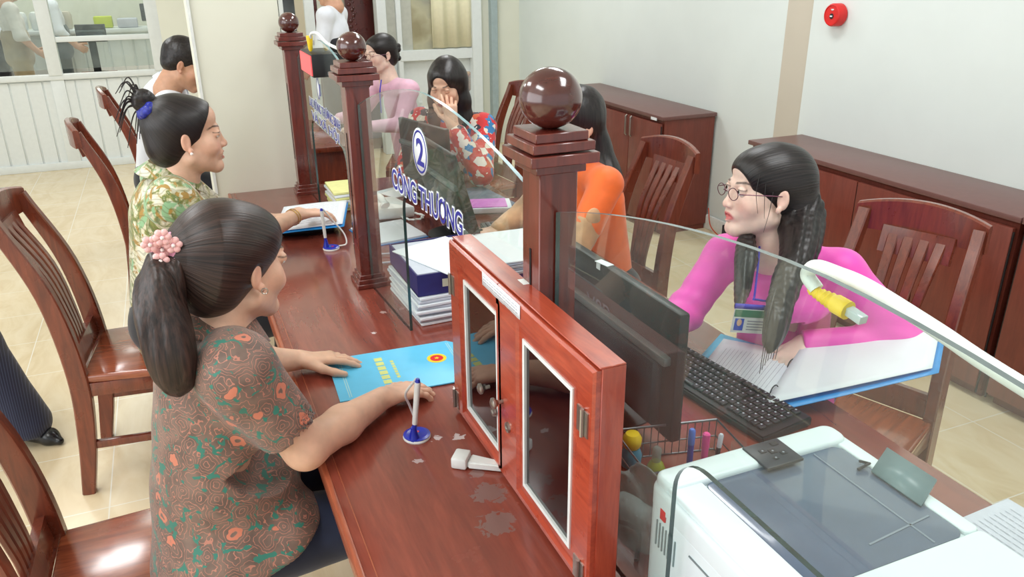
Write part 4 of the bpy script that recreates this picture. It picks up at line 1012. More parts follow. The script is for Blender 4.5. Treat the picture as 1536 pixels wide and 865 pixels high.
def tint(V, C, R, s, brow=1, fair=0):
    q = ((V-C) @ R)/s; x, y, z = np.abs(q[:, 0]), q[:, 1], q[:, 2]
    lip = (1-sm(np.sqrt((x/.025)**2+((z+.0605)/.0105)**2), .75, 1.1))*(y > .075)
    bz = z-(.0235+.0035*np.clip((x-.015)/.02, 0, 1)-.006*np.clip((x-.034)/.015, 0, 1))
    br = (1-sm(np.abs(bz), .0014, .0042))*sm(x, .012, .018)*(1-sm(x, .044, .052))*(y > .05)*.85*brow
    lash = (1-sm(np.abs(z-(.0105-.22*np.abs(x-.0315)**1.0*.6)), .0006, .0022))*(1-sm(np.abs(x-.0315), .011, .016))*(y > .07)*.8
    ch = np.exp(-(((x-.040)/.02)**2+((z+.03)/.018)**2))*(y > .03)+.6*np.exp(-((x/.012)**2+((z+.03)/.012)**2))*(y > .08)+.5*(x > .072)*(np.abs(z) < .04)*(y < .03)
    near = (np.sqrt((q**2).sum(1)) < .16)
    return np.stack([lip*near, np.maximum(br, lash)*near, ch*near], 1)
def eyes(par, C, R, s, look=(0, 0)):
    for q in (-1, 1):
        mb = MB(); c = C+R @ (np.array([q*.0315, .0800, .0045])*s); f = R @ np.array([look[0], 1, look[1]]); f = f/np.linalg.norm(f)
        n = 16; prof = []
        for k in range(9): a = PI*.5*k/8; prof.append((.0118*s*math.cos(a)+1e-5, .0118*s*math.sin(a)))
        mb.lathe(prof, c, n, 0, ax=f)
        for i, fc in enumerate(mb.f):
            z = sum(float(np.dot(np.array(mb.v[j])-c, f)) for j in fc)/len(fc)
            if z > .0104*s: mb.m[i] = 1
        build('eye', mb, [m_eye, m_iris], par, True)
def hand(So, Wp, D, N, T, s=1.0, curl=(.35, .35, .35, .4), spread=.10, thumb=(.6, .7, -.25), tc=.4):
    Wp, D, N, T = [np.array(v, float) for v in (Wp, D, N, T)]
    D = D/np.linalg.norm(D); N = N-D*(N @ D); N = N/np.linalg.norm(N); T = np.cross(N, D)*(1 if np.cross(N, D) @ T > 0 else -1)
    for i, o in enumerate((.026, .009, -.008, -.024)):
        So.cap(Wp+T*o*.55*s, Wp+D*.082*s+T*o*s, .0145*s, .0112*s, .010, sq=(N, .85))
    So.cap(Wp+D*.02*s+T*.014*s-N*.004*s, Wp+D*.045*s+T*.022*s-N*.006*s, .015*s, .013*s, .010)
    So.cap(Wp-D*.02*s, Wp+D*.015*s, .022*s, .025*s, .012, sq=(N, .72))
    for i, (o, L_, r) in enumerate(((.027, .068, .0088), (.009, .077, .0090), (-.009, .071, .0086), (-.026, .055, .0076))):
        p = Wp+D*(.084-.006*(i == 3)-.003*(i == 0))*s+T*o*s; a = 0; sp = spread*(1.2-.8*i)
        for j, fr in enumerate((.46, .30, .24)):
            a += curl[i]*(.8, 1.1, .8)[j]; d = (D*math.cos(sp)+T*math.sin(sp)); d = d*math.cos(a)-N*math.sin(a); p2 = p+d*L_*fr*s
            So.cap(p, p2, r*(1, .92, .86)[j]*s, r*(.93, .86, .74)[j]*s, .0035); p = p2
    d = D*thumb[0]+T*thumb[1]+N*thumb[2]; d = d/np.linalg.norm(d); p = Wp+D*.022*s+T*.022*s-N*.004*s
    for j, (l_, r0, r1) in enumerate(((.042, .0145, .0112), (.032, .0112, .0098), (.026, .0098, .0078))):
        p2 = p+d*l_*s; So.cap(p, p2, r0*s, r1*s, .006); p = p2; d = d+(D-d)*tc; d = d/np.linalg.norm(d)
def cloth(name, bw, stretch=300, rough=.75):
    t = NT(name); t.set(Roughness=rough); t.b.inputs['Sheen Weight'].default_value = .25; col = bw(t); t.l(col, t.b.inputs['Base Color'])
    t.bump(t.noise(t.co(), stretch, 2), .12, .0008); return t.m
def rose_print(t):
    v = t.n('TexVoronoi', _feature='F1', _distance='EUCLIDEAN'); v.inputs['Scale'].default_value = 25; v.inputs['Randomness'].default_value = .8
    nz = t.n('TexNoise'); nz.inputs['Scale'].default_value = 34; t.l(t.co(), nz.inputs['Vector'])
    off = t.mix(.03, t.co(), nz.outputs['Color']); t.l(off, v.inputs['Vector'])
    d = v.outputs['Distance']; rings = t.math('ABSOLUTE', t.math('SINE', t.math('MULTIPLY', d, 20)))
    line = t.math('LESS_THAN', rings, .24); sp = t.n('SeparateColor'); t.l(v.outputs['Color'], sp.inputs[0])
    solid = t.math('MULTIPLY', t.math('GREATER_THAN', sp.outputs[0], .84), t.math('MULTIPLY', t.math('GREATER_THAN', d, .17), t.math('LESS_THAN', d, .36)))
    base = t.ramp(t.noise(t.co(), 26, 2), [(.35, S(98, 78, 68)), (.65, S(124, 100, 88))])
    tl = t.math('MULTIPLY', t.math('GREATER_THAN', t.noise(t.co(), 38, 2, .4, 1.2), .60), t.math('GREATER_THAN', d, .42))
    base = t.mix(t.math('MULTIPLY', line, .75), base, S(196, 126, 106)); base = t.mix(tl, base, S(44, 116, 100))
    return t.mix(solid, base, S(200, 118, 92))
def leaf_print(t):
    n1 = t.noise(t.co(), 6, 4, .55, 2.2); c = t.ramp(n1, [(.40, S(216, 212, 194)), (.47, S(204, 198, 168)), (.51, S(132, 134, 66)), (.55, S(88, 108, 56)), (.59, S(190, 186, 148)), (.66, S(226, 222, 208))])
    n2 = t.noise(t.co((1, 1, 1), (0, 0, 1)), 8, 3, .5, 2.6); c = t.mix(t.ramp(n2, [(.56, (0, 0, 0, 1)), (.60, (1, 1, 1, 1))]), c, S(164, 128, 58))
    n4 = t.noise(t.co((1, 1, 1), (1, 0, 0)), 7, 3, .5, 2.4); c = t.mix(t.ramp(n4, [(.58, (0, 0, 0, 1)), (.62, (1, 1, 1, 1))]), c, S(136, 176, 132))
    w = t.n('TexWave', _wave_type='RINGS'); w.inputs['Scale'].default_value = 16; w.inputs['Distortion'].default_value = 14; w.inputs['Detail'].default_value = 1; t.l(t.co(), w.inputs['Vector'])
    return t.mix(t.math('MULTIPLY', t.math('GREATER_THAN', w.outputs['Fac'], .86), .38), c, S(92, 88, 42))
def bloom_print(t):
    v = t.n('TexVoronoi', _feature='F1'); v.inputs['Scale'].default_value = 30; nz = t.n('TexNoise'); nz.inputs['Scale'].default_value = 20; t.l(t.co(), nz.inputs['Vector'])
    t.l(t.mix(.05, t.co(), nz.outputs['Color']), v.inputs['Vector']); sp = t.n('SeparateColor'); t.l(v.outputs['Color'], sp.inputs[0])
    c = t.ramp(sp.outputs[0], [(0, S(200, 40, 44)), (.26, S(224, 214, 204)), (.40, S(40, 116, 170)), (.52, S(190, 44, 48)), (.68, S(44, 44, 60)), (.78, S(220, 206, 190)), (.90, S(208, 96, 60))], 'CONSTANT')
    return t.mix(t.math('LESS_THAN', v.outputs['Distance'], .16), c, S(236, 226, 214))
def one(c, var=.05):
    return lambda t: t.ramp(t.noise(t.co(), 14, 3), [(.3, S(*[v*(1-var) for v in c])), (.7, S(*[min(255, v*(1+var)) for v in c]))])
def stripes(t):
    w = t.n('TexWave'); w.inputs['Scale'].default_value = 42; w.bands_direction = 'X'; t.l(t.co(), w.inputs['Vector'])
    return t.ramp(w.outputs['Fac'], [(.8, S(24, 30, 58)), (.97, S(66, 74, 104))])
m_rose = cloth('rose_print_cloth', rose_print, 300, .6); m_leaf = cloth('leaf_print_cloth', leaf_print); m_bloom = cloth('bloom_print_cloth', bloom_print)
m_mag = cloth('bright_pink_cloth', one((240, 78, 186), .03), 300, .5); m_ppink = cloth('pale_pink_cloth', one((232, 184, 206))); m_orange = cloth('orange_cloth', one((240, 106, 30)), 300, .6)
m_lace = cloth('tan_lace', one((196, 150, 110), .14)); m_wshirt = cloth('white_cloth', one((224, 228, 236), .02)); m_jean = cloth('dark_denim', one((26, 36, 62), .14), 200, .8)
m_blackc = cloth('black_cloth', one((26, 27, 34)), 200, .8); m_khaki = cloth('khaki_cloth', one((150, 134, 104))); m_stripe = cloth('striped_navy_cloth', stripes, 200, .8)
m_bluet = cloth('blue_trousers', one((58, 66, 110))); m_scr = plain('scrunchie_pink', S(222, 150, 178), .45, 0, .35, 60); m_scrb = plain('scrunchie_blue', S(36, 46, 150), .4, 0, .4, 90)
m_gold = plain('gold', S(212, 168, 70), .25, .9); m_pearl = plain('pearl', S(238, 226, 222), .2)
m_shoe = plain('black_leather', S(22, 22, 26), .25)

def A3(*v): return np.array(v, float)
def torso(So, pel, chest, neck, sl, sr, f, rp, rc, sq, k=.04, sh=.062):
    So.cap(pel, chest, rp, rc, k, sq=(f, sq)); So.cap(chest, neck, rc*.78, .062, k, sq=(f, .8)); So.cap(sl, sr, sh, sh, k)
    for q in (sl, sr): So.cap(neck+A3(0, 0, -.01), q*.8+neck*.2, sh*.62, sh*.72, k)
    return So
def legs(So, hip, w_, f, knee_l, knee_r, ank_l, ank_r, r=(.092, .066, .045)):
    rt = np.array([f[1], -f[0], 0])
    for q, kn, an in ((1, knee_r, ank_r), (-1, knee_l, ank_l)):
        h = hip+rt*q*w_; So.cap(h, kn, r[0], r[1], .03); So.cap(kn, an, r[1], r[2], .02)
def cap_hair(So, C, R, s, low=True, open_temple=0, fz=.108, tx=.095, fy=.125):
    def E(c, r, k=.01, op='+'): So.ell(C+R @ (np.array(c)*s), np.array(r)*s, R, k*s, op)
    E((0, -.020, .034), (.080, .097, .088))
    E((0, .030, .050), (.064, .062, .054), .02)
    if low: E((0, -.052, -.022), (.068, .062, .068), .02)
    E((0, fy, -.030), (.092+open_temple, .082, fz), .006, '-')
    for q in (-1, 1):
        E((q*tx, .022, -.038), (.036, .036, .048), .006, '-'); E((q*.088, -.004, -.010), (.024, .018, .029), .005, '-')
def strand_phi(V, C, R, s, anchor):
    """hair drawn back to the anchor: strand coordinate is the angle about the face-to-anchor axis"""
    a = np.array(anchor)-C; ax = a/np.linalg.norm(a); u = np.cross(ax, R[:, 2]); u /= np.linalg.norm(u); w = np.cross(ax, u); q = V-C-ax*.02
    return np.stack([np.arctan2(q @ u, q @ w)*26, (q @ ax)*6, np.zeros(len(V))], 1)
def strand_fall(V):
    a = np.arctan2(V[:, 1]-V[:, 1].mean(), V[:, 0]-V[:, 0].mean())
    return np.stack([a*22+V[:, 0]*60, V[:, 1]*90, V[:, 2]*5], 1)
def wisps(par, curves, r, name='loose_strands'):
    mb = MB()
    for c in curves: P = bez(c, 6); mb.tube(P, [r*(1-.7*k/len(P)) for k in range(len(P))], 5)
    return build(name, mb, m_hair, par, True)
def skinned(t, So, vox, mat, C, R, s, name='body', brow=1, disp=None):
    V, Q = So.mesh(vox, disp); return npmesh(name, V, Q, mat, t, {'tint': tint(V, C, R, s, brow)})
def garment(t, name, So, vox, mat, amp=.004, f=22, st=(1, 1, .6), sd=1, par=None):
    V, Q = So.mesh(vox, (lambda P: amp*wob(P*np.array(st), f, sd)+amp*.5*wob(P, f*2.3, sd+5)) if amp else None); return npmesh(name, V, Q, mat, par or t)
def collar(par, C, n, r0, r1, h, f, mat, open_=.35, flare=.022, wd=1.0):
    """shirt collar: a standing band folded over, open at the front (direction f)"""
    C = A3(*C); n = A3(*n)/np.linalg.norm(n); f = A3(*f); f = f-n*(f @ n); f /= np.linalg.norm(f); g = np.cross(n, f)
    def fn(u, v):
        a = open_+(2*PI-2*open_)*u; d = f*math.cos(a)*r1+g*math.sin(a)*r0*wd
        if v < .4: k = v/.4; return Vector(C+d*(1.04+.02*k)+n*h*k)
        k = (v-.4)/.6; tip = 1+1.1*max(0, 1-min(u, 1-u)/.14)
        return Vector(C+d*(1.06+(flare/r0)*(k*1.25)*(1+.25*(tip-1)))+n*(h-h*.95*k*tip))
    return build('collar', MB().grid(fn, 56, 12), mat, par, True, solid=.003)

# ---- the near woman: brown rose blouse, ponytail
s = 1.10; R = basis(31, -8, 0); C = A3(.098, 1.517, 1.166)-R @ (A3(.078, -.006, -.006)*s); f = A3(.97, .24, 0)
t = thing('person', 'seated woman with a long ponytail and pink hair tie in a brown rose print blouse', 'person', (-.08, 1.6, .45)); near = t
So = Solid(); head(So, C, R, s, smile=.3)
shR, shL, elR, wrR, elL, wrL = A3(.035, 1.455, 1.000), A3(-.045, 1.775, 1.000), A3(.140, 1.440, .808), A3(.345, 1.612, .787), A3(.10, 1.86, .815), A3(.195, 1.895, .785)
chest = A3(-.015, 1.60, .90); neck = A3(.012, 1.605, 1.035); pel = A3(-.075, 1.60, .60)
torso(So, pel, chest, neck, shL*.9+shR*.1, shR*.9+shL*.1, f, .115, .12, .7, sh=.045)
So.path([shR, elR], [.050, .043], .02).cap(elR, elR*.55+wrR*.45, .042, .040, .02).cap(elR*.55+wrR*.45, wrR, .040, .0265, .02)
So.path([shL, elL], [.050, .042], .02).cap(elL, wrL, .040, .026, .02)
hand(So, wrR, (.93, .30, -.10), (.05, .0, 1), (-.3, .95, 0), 1.02, (.28, .32, .36, .42), .10)
hand(So, wrL, (.98, -.04, -.10), (.05, .1, 1), (0, -1, 0), 1.02, (.16, .18, .24, .3), .12, (.75, .65, -.2), .25)
body = skinned(t, So, .0026, m_skin, C, R, s); eyes(t, C, R, s)
So = Solid(); cap_hair(So, C, R, s); An = C+R @ (A3(-.006, -.100, .026)*s)+A3(-.008, 0, 0)
So.cap(C+R @ (A3(0, -.06, .02)*s), An, .074, .026, .06)
V, Q = So.mesh(.0026); st = strand_phi(V, C, R, s, An); V = V+0
So2 = Solid(); P = [An, An+A3(-.030, -.030, -.020), An+A3(-.038, -.055, -.07), An+A3(-.034, -.075, -.13), An+A3(-.032, -.09, -.19), An+A3(-.034, -.10, -.235)]
So2.path([np.array(v) for v in bez(P, 3)], [.018, .024, .028, .031, .034, .036, .038, .040, .041, .040, .039, .036, .030, .024, .016, .006], .02)
V2, Q2 = So2.mesh(.003, lambda P: .0035*np.sin(np.arctan2(P[:, 1]-1.65, P[:, 0]+.1)*20+P[:, 2]*12)+.003*wob(P*np.array([1, 1, .15]), 130, 4))
hr = npmesh('hair', V, Q, m_hairb, t, {'strand': st}); npmesh('ponytail', V2, Q2, m_hairb, hr, {'strand': np.stack([V2[:, 0]*160, V2[:, 1]*160, V2[:, 2]*5], 1)})
So = Solid()
for k in range(9): a = 2*PI*k/9; So.ell(An+A3(-.012, 0, .0)+R @ A3(.034*math.cos(a), -.006*math.sin(k*2.4), .034*math.sin(a)), (.019, .014, .019), k=.008)
V, Q = So.mesh(.003, lambda P: .0028*wob(P, 150, 2)); sc_ = npmesh('hair_tie', V, Q, m_scr, hr)
mb = MB()
for (a, b_, c_) in ((0, 0, 0), (.020, -.008, .008), (-.018, -.006, .014), (.004, -.012, .026), (-.006, -.01, -.018)):
    o = An+A3(-.020, -.030, .030)+A3(a, b_, c_)
    for k in range(6): an = PI*k/3; mb.ball(tuple(o+A3(.010*math.cos(an), -.002, .010*math.sin(an))), .0068, 10, 0, (1, .7, 1))
    mb.ball(tuple(o+A3(0, -.006, 0)), .004, 8, 1)
build('flower_bead', mb, [plain('pale_bead', S(240, 186, 184), .2), m_pearl], sc_, True)
ear = C+R @ (A3(.085, .004, -.034)*s); build('earring', MB().tube([tuple(ear+A3(.006*math.cos(a), 0, .006*math.sin(a))) for a in [2*PI*i/12 for i in range(12)]], .0012, 6, closed=True), m_metal, t, True)
So = Solid(); torso(So, pel+A3(.0, 0, -.15), chest, neck+A3(0, 0, -.02), shL, shR, f, .185, .155, .72, sh=.066)
So.ell(A3(.035, 1.60, .70), (.10, .145, .14), k=.05).ell(A3(.045, 1.60, .885), (.085, .145, .075), k=.03)
So.cap(pel+A3(.07, -.09, -.062), pel+A3(.155, -.098, -.050), .122, .112, .05).cap(pel+A3(.07, .09, -.062), pel+A3(.145, .10, -.05), .122, .112, .05); So.plane(pel+A3(.225, 0, 0), (1, 0, -.45), .5, .008)
for a, b_ in ((shR, elR), (shL, elL)):
    m_ = a*.28+b_*.72; So.cap(a, m_, .072, .066, .035); d = (b_-a)/np.linalg.norm(b_-a); So.plane(m_+d*.012, d, .16, .003); So.cap(m_-d*.03, m_+d*.08, .055, .060, .003, '-')
So.plane(pel+A3(-.09, 0, -.135), (.46, 0, -1), .6, .006)
sh_ = garment(t, 'blouse', So, .0045, m_rose, .0055, 20, (1, 1, .8), 3)
collar(sh_, (.004, 1.603, 1.052), (.18, 0, 1), .068, .066, .034, f, m_rose, .5, .030)
So = Solid(); So.cap(pel+A3(.02, -.06, -.04), pel+A3(.02, .06, -.04), .105, .105, .03)
legs(So, pel+A3(.02, 0, -.055), .085, f, A3(.36, 1.75, .55), A3(.34, 1.50, .55), A3(.33, 1.78, .06), A3(.28, 1.46, .06), (.100, .072, .05))
garment(t, 'jeans', So, .007, m_jean, .004, 24, (1, 1, 1), 8)
for a, y in ((.34, 1.78), (.29, 1.46)): build('shoe', MB().box((a+.05, y, .04), (.24, .085, .075), bev=.03, seg=3), m_shoe, t, True)

# ---- the far visitor: green and cream floral shirt, bun with blue tie
C = A3(.020, 2.805, 1.215); R = basis(2, 0, 0); s = 1.14; f = A3(1, .03, 0)
t = thing('person', 'smiling seated woman, high bun with blue tie, green and cream floral shirt', 'person', (-.12, 2.86, .45))
So = Solid(); head(So, C, R, s, smile=1.0, open_=.9)
shR, shL, elR, wrR, elL, wrL = A3(-.055, 2.675, 1.030), A3(-.07, 3.04, 1.030), A3(.135, 2.74, .835), A3(.372, 2.975, .858), A3(.10, 3.14, .82), A3(.27, 3.2, .79)
chest = A3(-.09, 2.86, .92); neck = A3(-.035, 2.84, 1.075); pel = A3(-.14, 2.87, .60)
torso(So, pel, chest, neck, shL*.9+shR*.1, shR*.9+shL*.1, f, .115, .12, .7, sh=.045)
So.path([shR, elR], [.050, .042], .02).cap(elR, wrR, .041, .0265, .02).path([shL, elL], [.05, .042], .02).cap(elL, wrL, .04, .026, .02)
hand(So, wrR, (.93, .34, -.14), (.1, 0, 1), (-.3, .95, 0), 1.05, (.22, .25, .3, .34), .10); hand(So, wrL, (.98, .05, -.05), (0, 0, 1), (0, -1, 0), 1.0)
skinned(t, So, .003, m_skin, C, R, s); eyes(t, C, R, s)
build('teeth', MB().tube([tuple(C+R @ (A3(x, .0895-9*x*x, -.0585+4*x*x)*s)) for x in [-.020+.004*k for k in range(11)]], .0048, 8), m_pearl, t, True)
So = Solid(); cap_hair(So, C, R, s, open_temple=.004, fz=.120, fy=.099); An = C+R @ (A3(0, -.078, .085)*s)
So.cap(C+R @ (A3(0, -.04, .06)*s), An, .055, .022, .03)
V, Q = So.mesh(.003); hr = npmesh('hair', V, Q, m_hair, t, {'strand': strand_phi(V, C, R, s, An)})
So = Solid(); Bn = An+A3(-.018, .0, .022)
for k in range(7): a = k*2.4; So.ell(Bn+A3(.014*math.cos(a), .016*math.sin(a*1.3), .016*math.sin(a)), (.024, .024, .024), k=.008)
V, Q = So.mesh(.003, lambda P: .003*wob(P, 160, 2)); npmesh('bun', V, Q, m_hair, hr, {'strand': V*120})
rr = random.Random(4); cv = []
for k in range(26):
    a = rr.uniform(0, 2*PI); L_ = rr.uniform(.04, .095); d = A3(-.6+.5*math.cos(a), .35*math.sin(a*1.7), math.sin(a)); o = Bn+d*.018
    cv.append([o, o+d*L_*.5+A3(0, 0, .012), o+d*L_*.9+A3(-.01, 0, -.035-.2*L_)])
wisps(hr, cv, .0034)
So = Solid()
for k in range(9): a = 2*PI*k/9; So.ell(An+A3(-.012, -.004, .006)+A3(.016*math.cos(a), .034*math.sin(a), .012*math.cos(a)-.010), (.018, .017, .018), k=.006)
V, Q = So.mesh(.003, lambda P: .003*wob(P, 170, 3)); npmesh('hair_tie', V, Q, m_scrb, hr)
ear = C+R @ (A3(.086, .004, -.036)*s); build('earring', MB().ball(tuple(ear), .0052, 12), m_pearl, t, True)
d = (wrR-elR)/np.linalg.norm(wrR-elR); u = np.cross(d, A3(0, 0, 1)); u /= np.linalg.norm(u); w = np.cross(u, d)
for o in (.03, .042): build('bangle', MB().tube([tuple(wrR-d*o+(u*math.cos(a)+w*math.sin(a))*.031) for a in [2*PI*i/24 for i in range(24)]], .0014, 6, closed=True), m_gold, t, True)
So = Solid(); torso(So, pel+A3(0, 0, -.05), chest, neck+A3(0, 0, -.025), shL, shR, f, .180, .160, .70, sh=.070)
So.ell(A3(-.03, 2.86, .90), (.085, .145, .08), k=.03).ell(A3(-.06, 2.87, .70), (.11, .15, .14), k=.05)
for a, b_ in ((shR, elR), (shL, elL)):
    m_ = a*.25+b_*.75; So.cap(a, m_, .074, .070, .035); d = (b_-a)/np.linalg.norm(b_-a); So.plane(m_+d*.012, d, .16, .003); So.cap(m_-d*.03, m_+d*.08, .058, .063, .003, '-')
So.plane(pel+A3(0, 0, -.145), (.1, 0, -1), .5, .006)
sh_ = garment(t, 'shirt', So, .005, m_leaf, .006, 19, (1, 1, .8), 9); collar(sh_, (-.045, 2.842, 1.082), (.22, 0, 1), .070, .068, .040, f, m_leaf, .5, .034)
So = Solid(); So.cap(pel+A3(0, -.07, -.03), pel+A3(0, .07, -.03), .125, .125, .03); legs(So, pel+A3(.02, 0, -.055), .085, f, A3(.30, 2.98, .55), A3(.30, 2.76, .55), A3(.26, 2.98, .06), A3(.26, 2.76, .06), (.098, .07, .05))
garment(t, 'trousers', So, .009, m_blackc, .004)
for y in (2.76, 2.98): build('shoe', MB().box((.31, y, .04), (.24, .085, .075), bev=.03, seg=3), m_shoe, t, True)

# ---- the woman in bright pink behind the near glass
R = basis(168, 4, -3); s = 1.03; C = A3(1.338, 1.466, 1.184)-R @ (A3(-.078, -.006, -.006)*s); f = A3(-.62, -.78, 0)
t = thing('person', 'seated woman with long dark hair and glasses in a bright pink tunic', 'person', (1.52, 1.55, .45))
So = Solid(); head(So, C, R, s, open_=1.0)
shR, shL = A3(1.305, 1.625, .995), A3(1.520, 1.425, .985); elR, wrR = A3(1.165, 1.60, .860), A3(1.02, 1.50, .865); elL, wrL = A3(1.635, 1.290, .825), A3(1.420, 1.42, .800)
chest = A3(1.455, 1.545, .90); neck = A3(1.415, 1.535, 1.045); pel = A3(1.545, 1.62, .58)
torso(So, pel, chest, neck, shL*.9+shR*.1, shR*.9+shL*.1, f, .105, .105, .7, sh=.04)
So.path([shR, elR, wrR], [.044, .036, .024], .02).path([shL, elL, wrL], [.044, .036, .024], .02)
hand(So, wrR, (-.75, -.65, -.15), (0, 0, 1), (.6, -.7, 0), .96); hand(So, wrL, (-.85, -.3, -.25), (0, 0, 1), (0, 1, 0), .96, (.4, .4, .4, .4))
skinned(t, So, .0026, m_skinf, C, R, s); eyes(t, C, R, s, (-.1, 0))
So = Solid(); cap_hair(So, C, R, s, fz=.096, tx=.100)
def HL(x, y, z): return C+R @ (A3(x, y, z)*s)
So.path([HL(0, -.062, .02), HL(-.01, -.085, -.06), HL(-.015, -.092, -.12)], [.078, .070, .060], .03, sq=(R[:, 1], .75))
def falls(pts, rs, ax, sq, n=5):
    P = [np.array(v) for v in bez([tuple(p) for p in pts], n)]; rr_ = np.interp(np.linspace(0, 1, len(P)), np.linspace(0, 1, len(rs)), rs)
    So_ = Solid(); So_.path(P, list(rr_), .015, sq=(ax, sq)); return So_, P
def strand_path(V, P):
    P = np.array(P); k = np.argmin(((V[:, None]-P[None])**2).sum(2), 1); T_ = np.gradient(P, axis=0); T_ /= np.linalg.norm(T_, axis=1)[:, None]
    q = V-P[k]; u = np.cross(T_, A3(0, 1, .2)); u /= np.linalg.norm(u, axis=1)[:, None]; w = np.cross(T_, u)
    return np.stack([(q*u[k]).sum(1)*170, (q*w[k]).sum(1)*170, k*.25], 1)
vax = A3(.45, .80, .35)
S1, P1 = falls([HL(-.035, -.070, -.02), A3(1.405, 1.470, 1.115), A3(1.345, 1.400, 1.070), A3(1.255, 1.335, 1.02), A3(1.185, 1.275, .955), A3(1.150, 1.245, .915)], [.050, .052, .044, .033, .024, .008], vax, .45)
S2, P2 = falls([HL(.045, -.04, -.05), A3(1.306, 1.545, 1.085), A3(1.245, 1.470, 1.045), A3(1.195, 1.415, .995), A3(1.150, 1.365, .945)], [.022, .015, .024, .016, .004], vax, .5)
def lanes(P_): return lambda X: .0011*np.sin((X-C) @ np.cross(vax/np.linalg.norm(vax), A3(.5, .25, .7)/.896)*420+3*np.sin(X[:, 2]*25))
V, Q = So.mesh(.003); hr = npmesh('hair', V, Q, m_hair, t, {'strand': strand_phi(V, C, R, s, HL(0, -.11, .02))})
for S_, P_ in ((S1, P1), (S2, P2)): V, Q = S_.mesh(.003, lanes(P_)); npmesh('hair_length', V, Q, m_hair, hr, {'strand': strand_path(V, P_)})
wisps(hr, [[tuple(P1[8]+A3(o, o*.4, 0)), tuple(P1[16]+A3(o*1.3, o*.6, 0)), tuple(P1[-1]+A3(o, o*.5, -.02-abs(o)*.5))] for o in (-.04, -.03, -.018, -.006, .008, .02, .034)], .0022)
wisps(hr, [[HL(-.058, .055, .06), HL(-.066, .062, .01), HL(-.066, .050, -.04)], [HL(-.068, .02, .02), HL(-.076, .026, -.03), HL(-.070, .030, -.085)], [HL(-.062, .04, .05), HL(-.072, .042, .0), HL(-.074, .036, -.05)]], .0012)
# glasses
gm = plain('glasses_frame', S(90, 40, 60), .3, .4); mb = MB()
for q in (-1, 1):
    mb.tube([tuple(HL(q*.032+.021*math.cos(a)*(1+.1*math.cos(2*a)), .104-.10*abs(q*.032+.021*math.cos(a))**1.3, -.001+.0145*math.sin(a))) for a in [2*PI*i/24 for i in range(24)]], .0011, 6, closed=True)
    mb.tube([tuple(HL(q*.054, .099, .003)), tuple(HL(q*.066, .07, .004)), tuple(HL(q*.078, .0, .004))], .0013, 6)
mb.tube([tuple(HL(-.010, .108, .002)), tuple(HL(0, .112, .005)), tuple(HL(.010, .108, .002))], .0011, 6)
build('glasses', mb, gm, t, True)
So = Solid(); torso(So, pel+A3(0, 0, -.03), chest, neck+A3(0, 0, -.03), shL, shR, f, .135, .118, .74, sh=.050)
So.ell(chest+f*.055+A3(0, 0, .0), (.115, .115, .06), k=.03).ell(pel+f*.05+A3(0, 0, -.03), (.15, .15, .10), k=.04)
So.cap(pel+f*.05+A3(0, 0, -.06), pel+f*.30+A3(0, 0, -.05), .13, .10, .05)
So.path([shR, elR, wrR], [.053, .047, .034], .03).path([shL, elL, wrL], [.053, .047, .034], .03)
for a, b_ in ((elR, wrR), (elL, wrL)): d = (b_-a)/np.linalg.norm(b_-a); So.plane(b_+d*.002, d, .08, .002)
def fold_arm(P):
    w = np.zeros(len(P))
    for e in (elR, elL): q = P-e; r_ = np.sqrt((q**2).sum(1)); w += .0030*np.exp(-(r_/.085)**2)*np.sin(q @ A3(70, 40, 90))
    return w+.003*wob(P*np.array([1, 1, .7]), 20, 4)
V, Q = So.mesh(.004, fold_arm); tu = npmesh('tunic', V, Q, m_mag, t)
ck = neck+A3(-.01, -.008, -.002); build('neck_band', MB().tube([tuple(ck+A3(.062*math.cos(a), .060*math.sin(a), .002-.012*math.cos(a-math.atan2(f[1], f[0])))) for a in [2*PI*i/30 for i in range(30)]], .006, 8, closed=True), m_mag, tu, True)
So = Solid(); legs(So, pel+A3(0, 0, -.03), .08, f, pel+f*.42+A3(-.05, .05, -.04), pel+f*.42+A3(.1, -.02, -.04), pel+f*.40+A3(-.05, .05, -.52), pel+f*.42+A3(.1, -.02, -.52), (.09, .065, .06)); garment(t, 'trousers', So, .006, m_bluet, .004)
m_lany = plain('lanyard', S(70, 60, 190), .5)
bc = A3(1.165, 1.335, .948)                                                   # name badge at the end of the lanyard
ln = MB()
for a in (A3(1.355, 1.555, 1.065), A3(1.435, 1.460, 1.055)): ln.tube(bez([tuple(a), tuple(a*.72+bc*.28+f*.045), tuple(a*.35+bc*.65+f*.035), tuple(bc+A3(0, 0, .055))], 6), .0028, 6)
t2 = thing('name_badge', 'hanging name badge with a green stripe on a blue violet lanyard', 'badge', tuple(bc)); build('lanyard', ln, m_lany, t2, True)
bx = A3(.93, -.33, -.10); bx /= np.linalg.norm(bx); by = A3(.10, -.02, 1); by = by-bx*(by @ bx); by /= np.linalg.norm(by); bz = np.cross(bx, by)
def BP(x, y, z): return tuple(bc+bx*x+by*y+bz*z)
def bq(mb, x0, x1, y0, y1, z, mi=0): mb.add([BP(x0, y0, z), BP(x1, y0, z), BP(x1, y1, z), BP(x0, y1, z)], [(0, 1, 2, 3)], mi)
mb = MB(); mb.add([BP(x, y, z) for z in (0, .003) for x, y in ((-.045, -.030), (.045, -.030), (.045, .030), (-.045, .030))], [(3, 2, 1, 0), (4, 5, 6, 7), (0, 1, 5, 4), (1, 2, 6, 5), (2, 3, 7, 6), (3, 0, 4, 7)]); build('card', mb, m_white, t2, True)
mb = MB(); bq(mb, -.044, .044, .010, .028, .0034, 0); bq(mb, -.040, -.018, -.024, .006, .0034, 1)
for k in range(4): bq(mb, -.010, .034-.006*(k % 2), -.001-.007*k, .002-.007*k, .0034, 2)
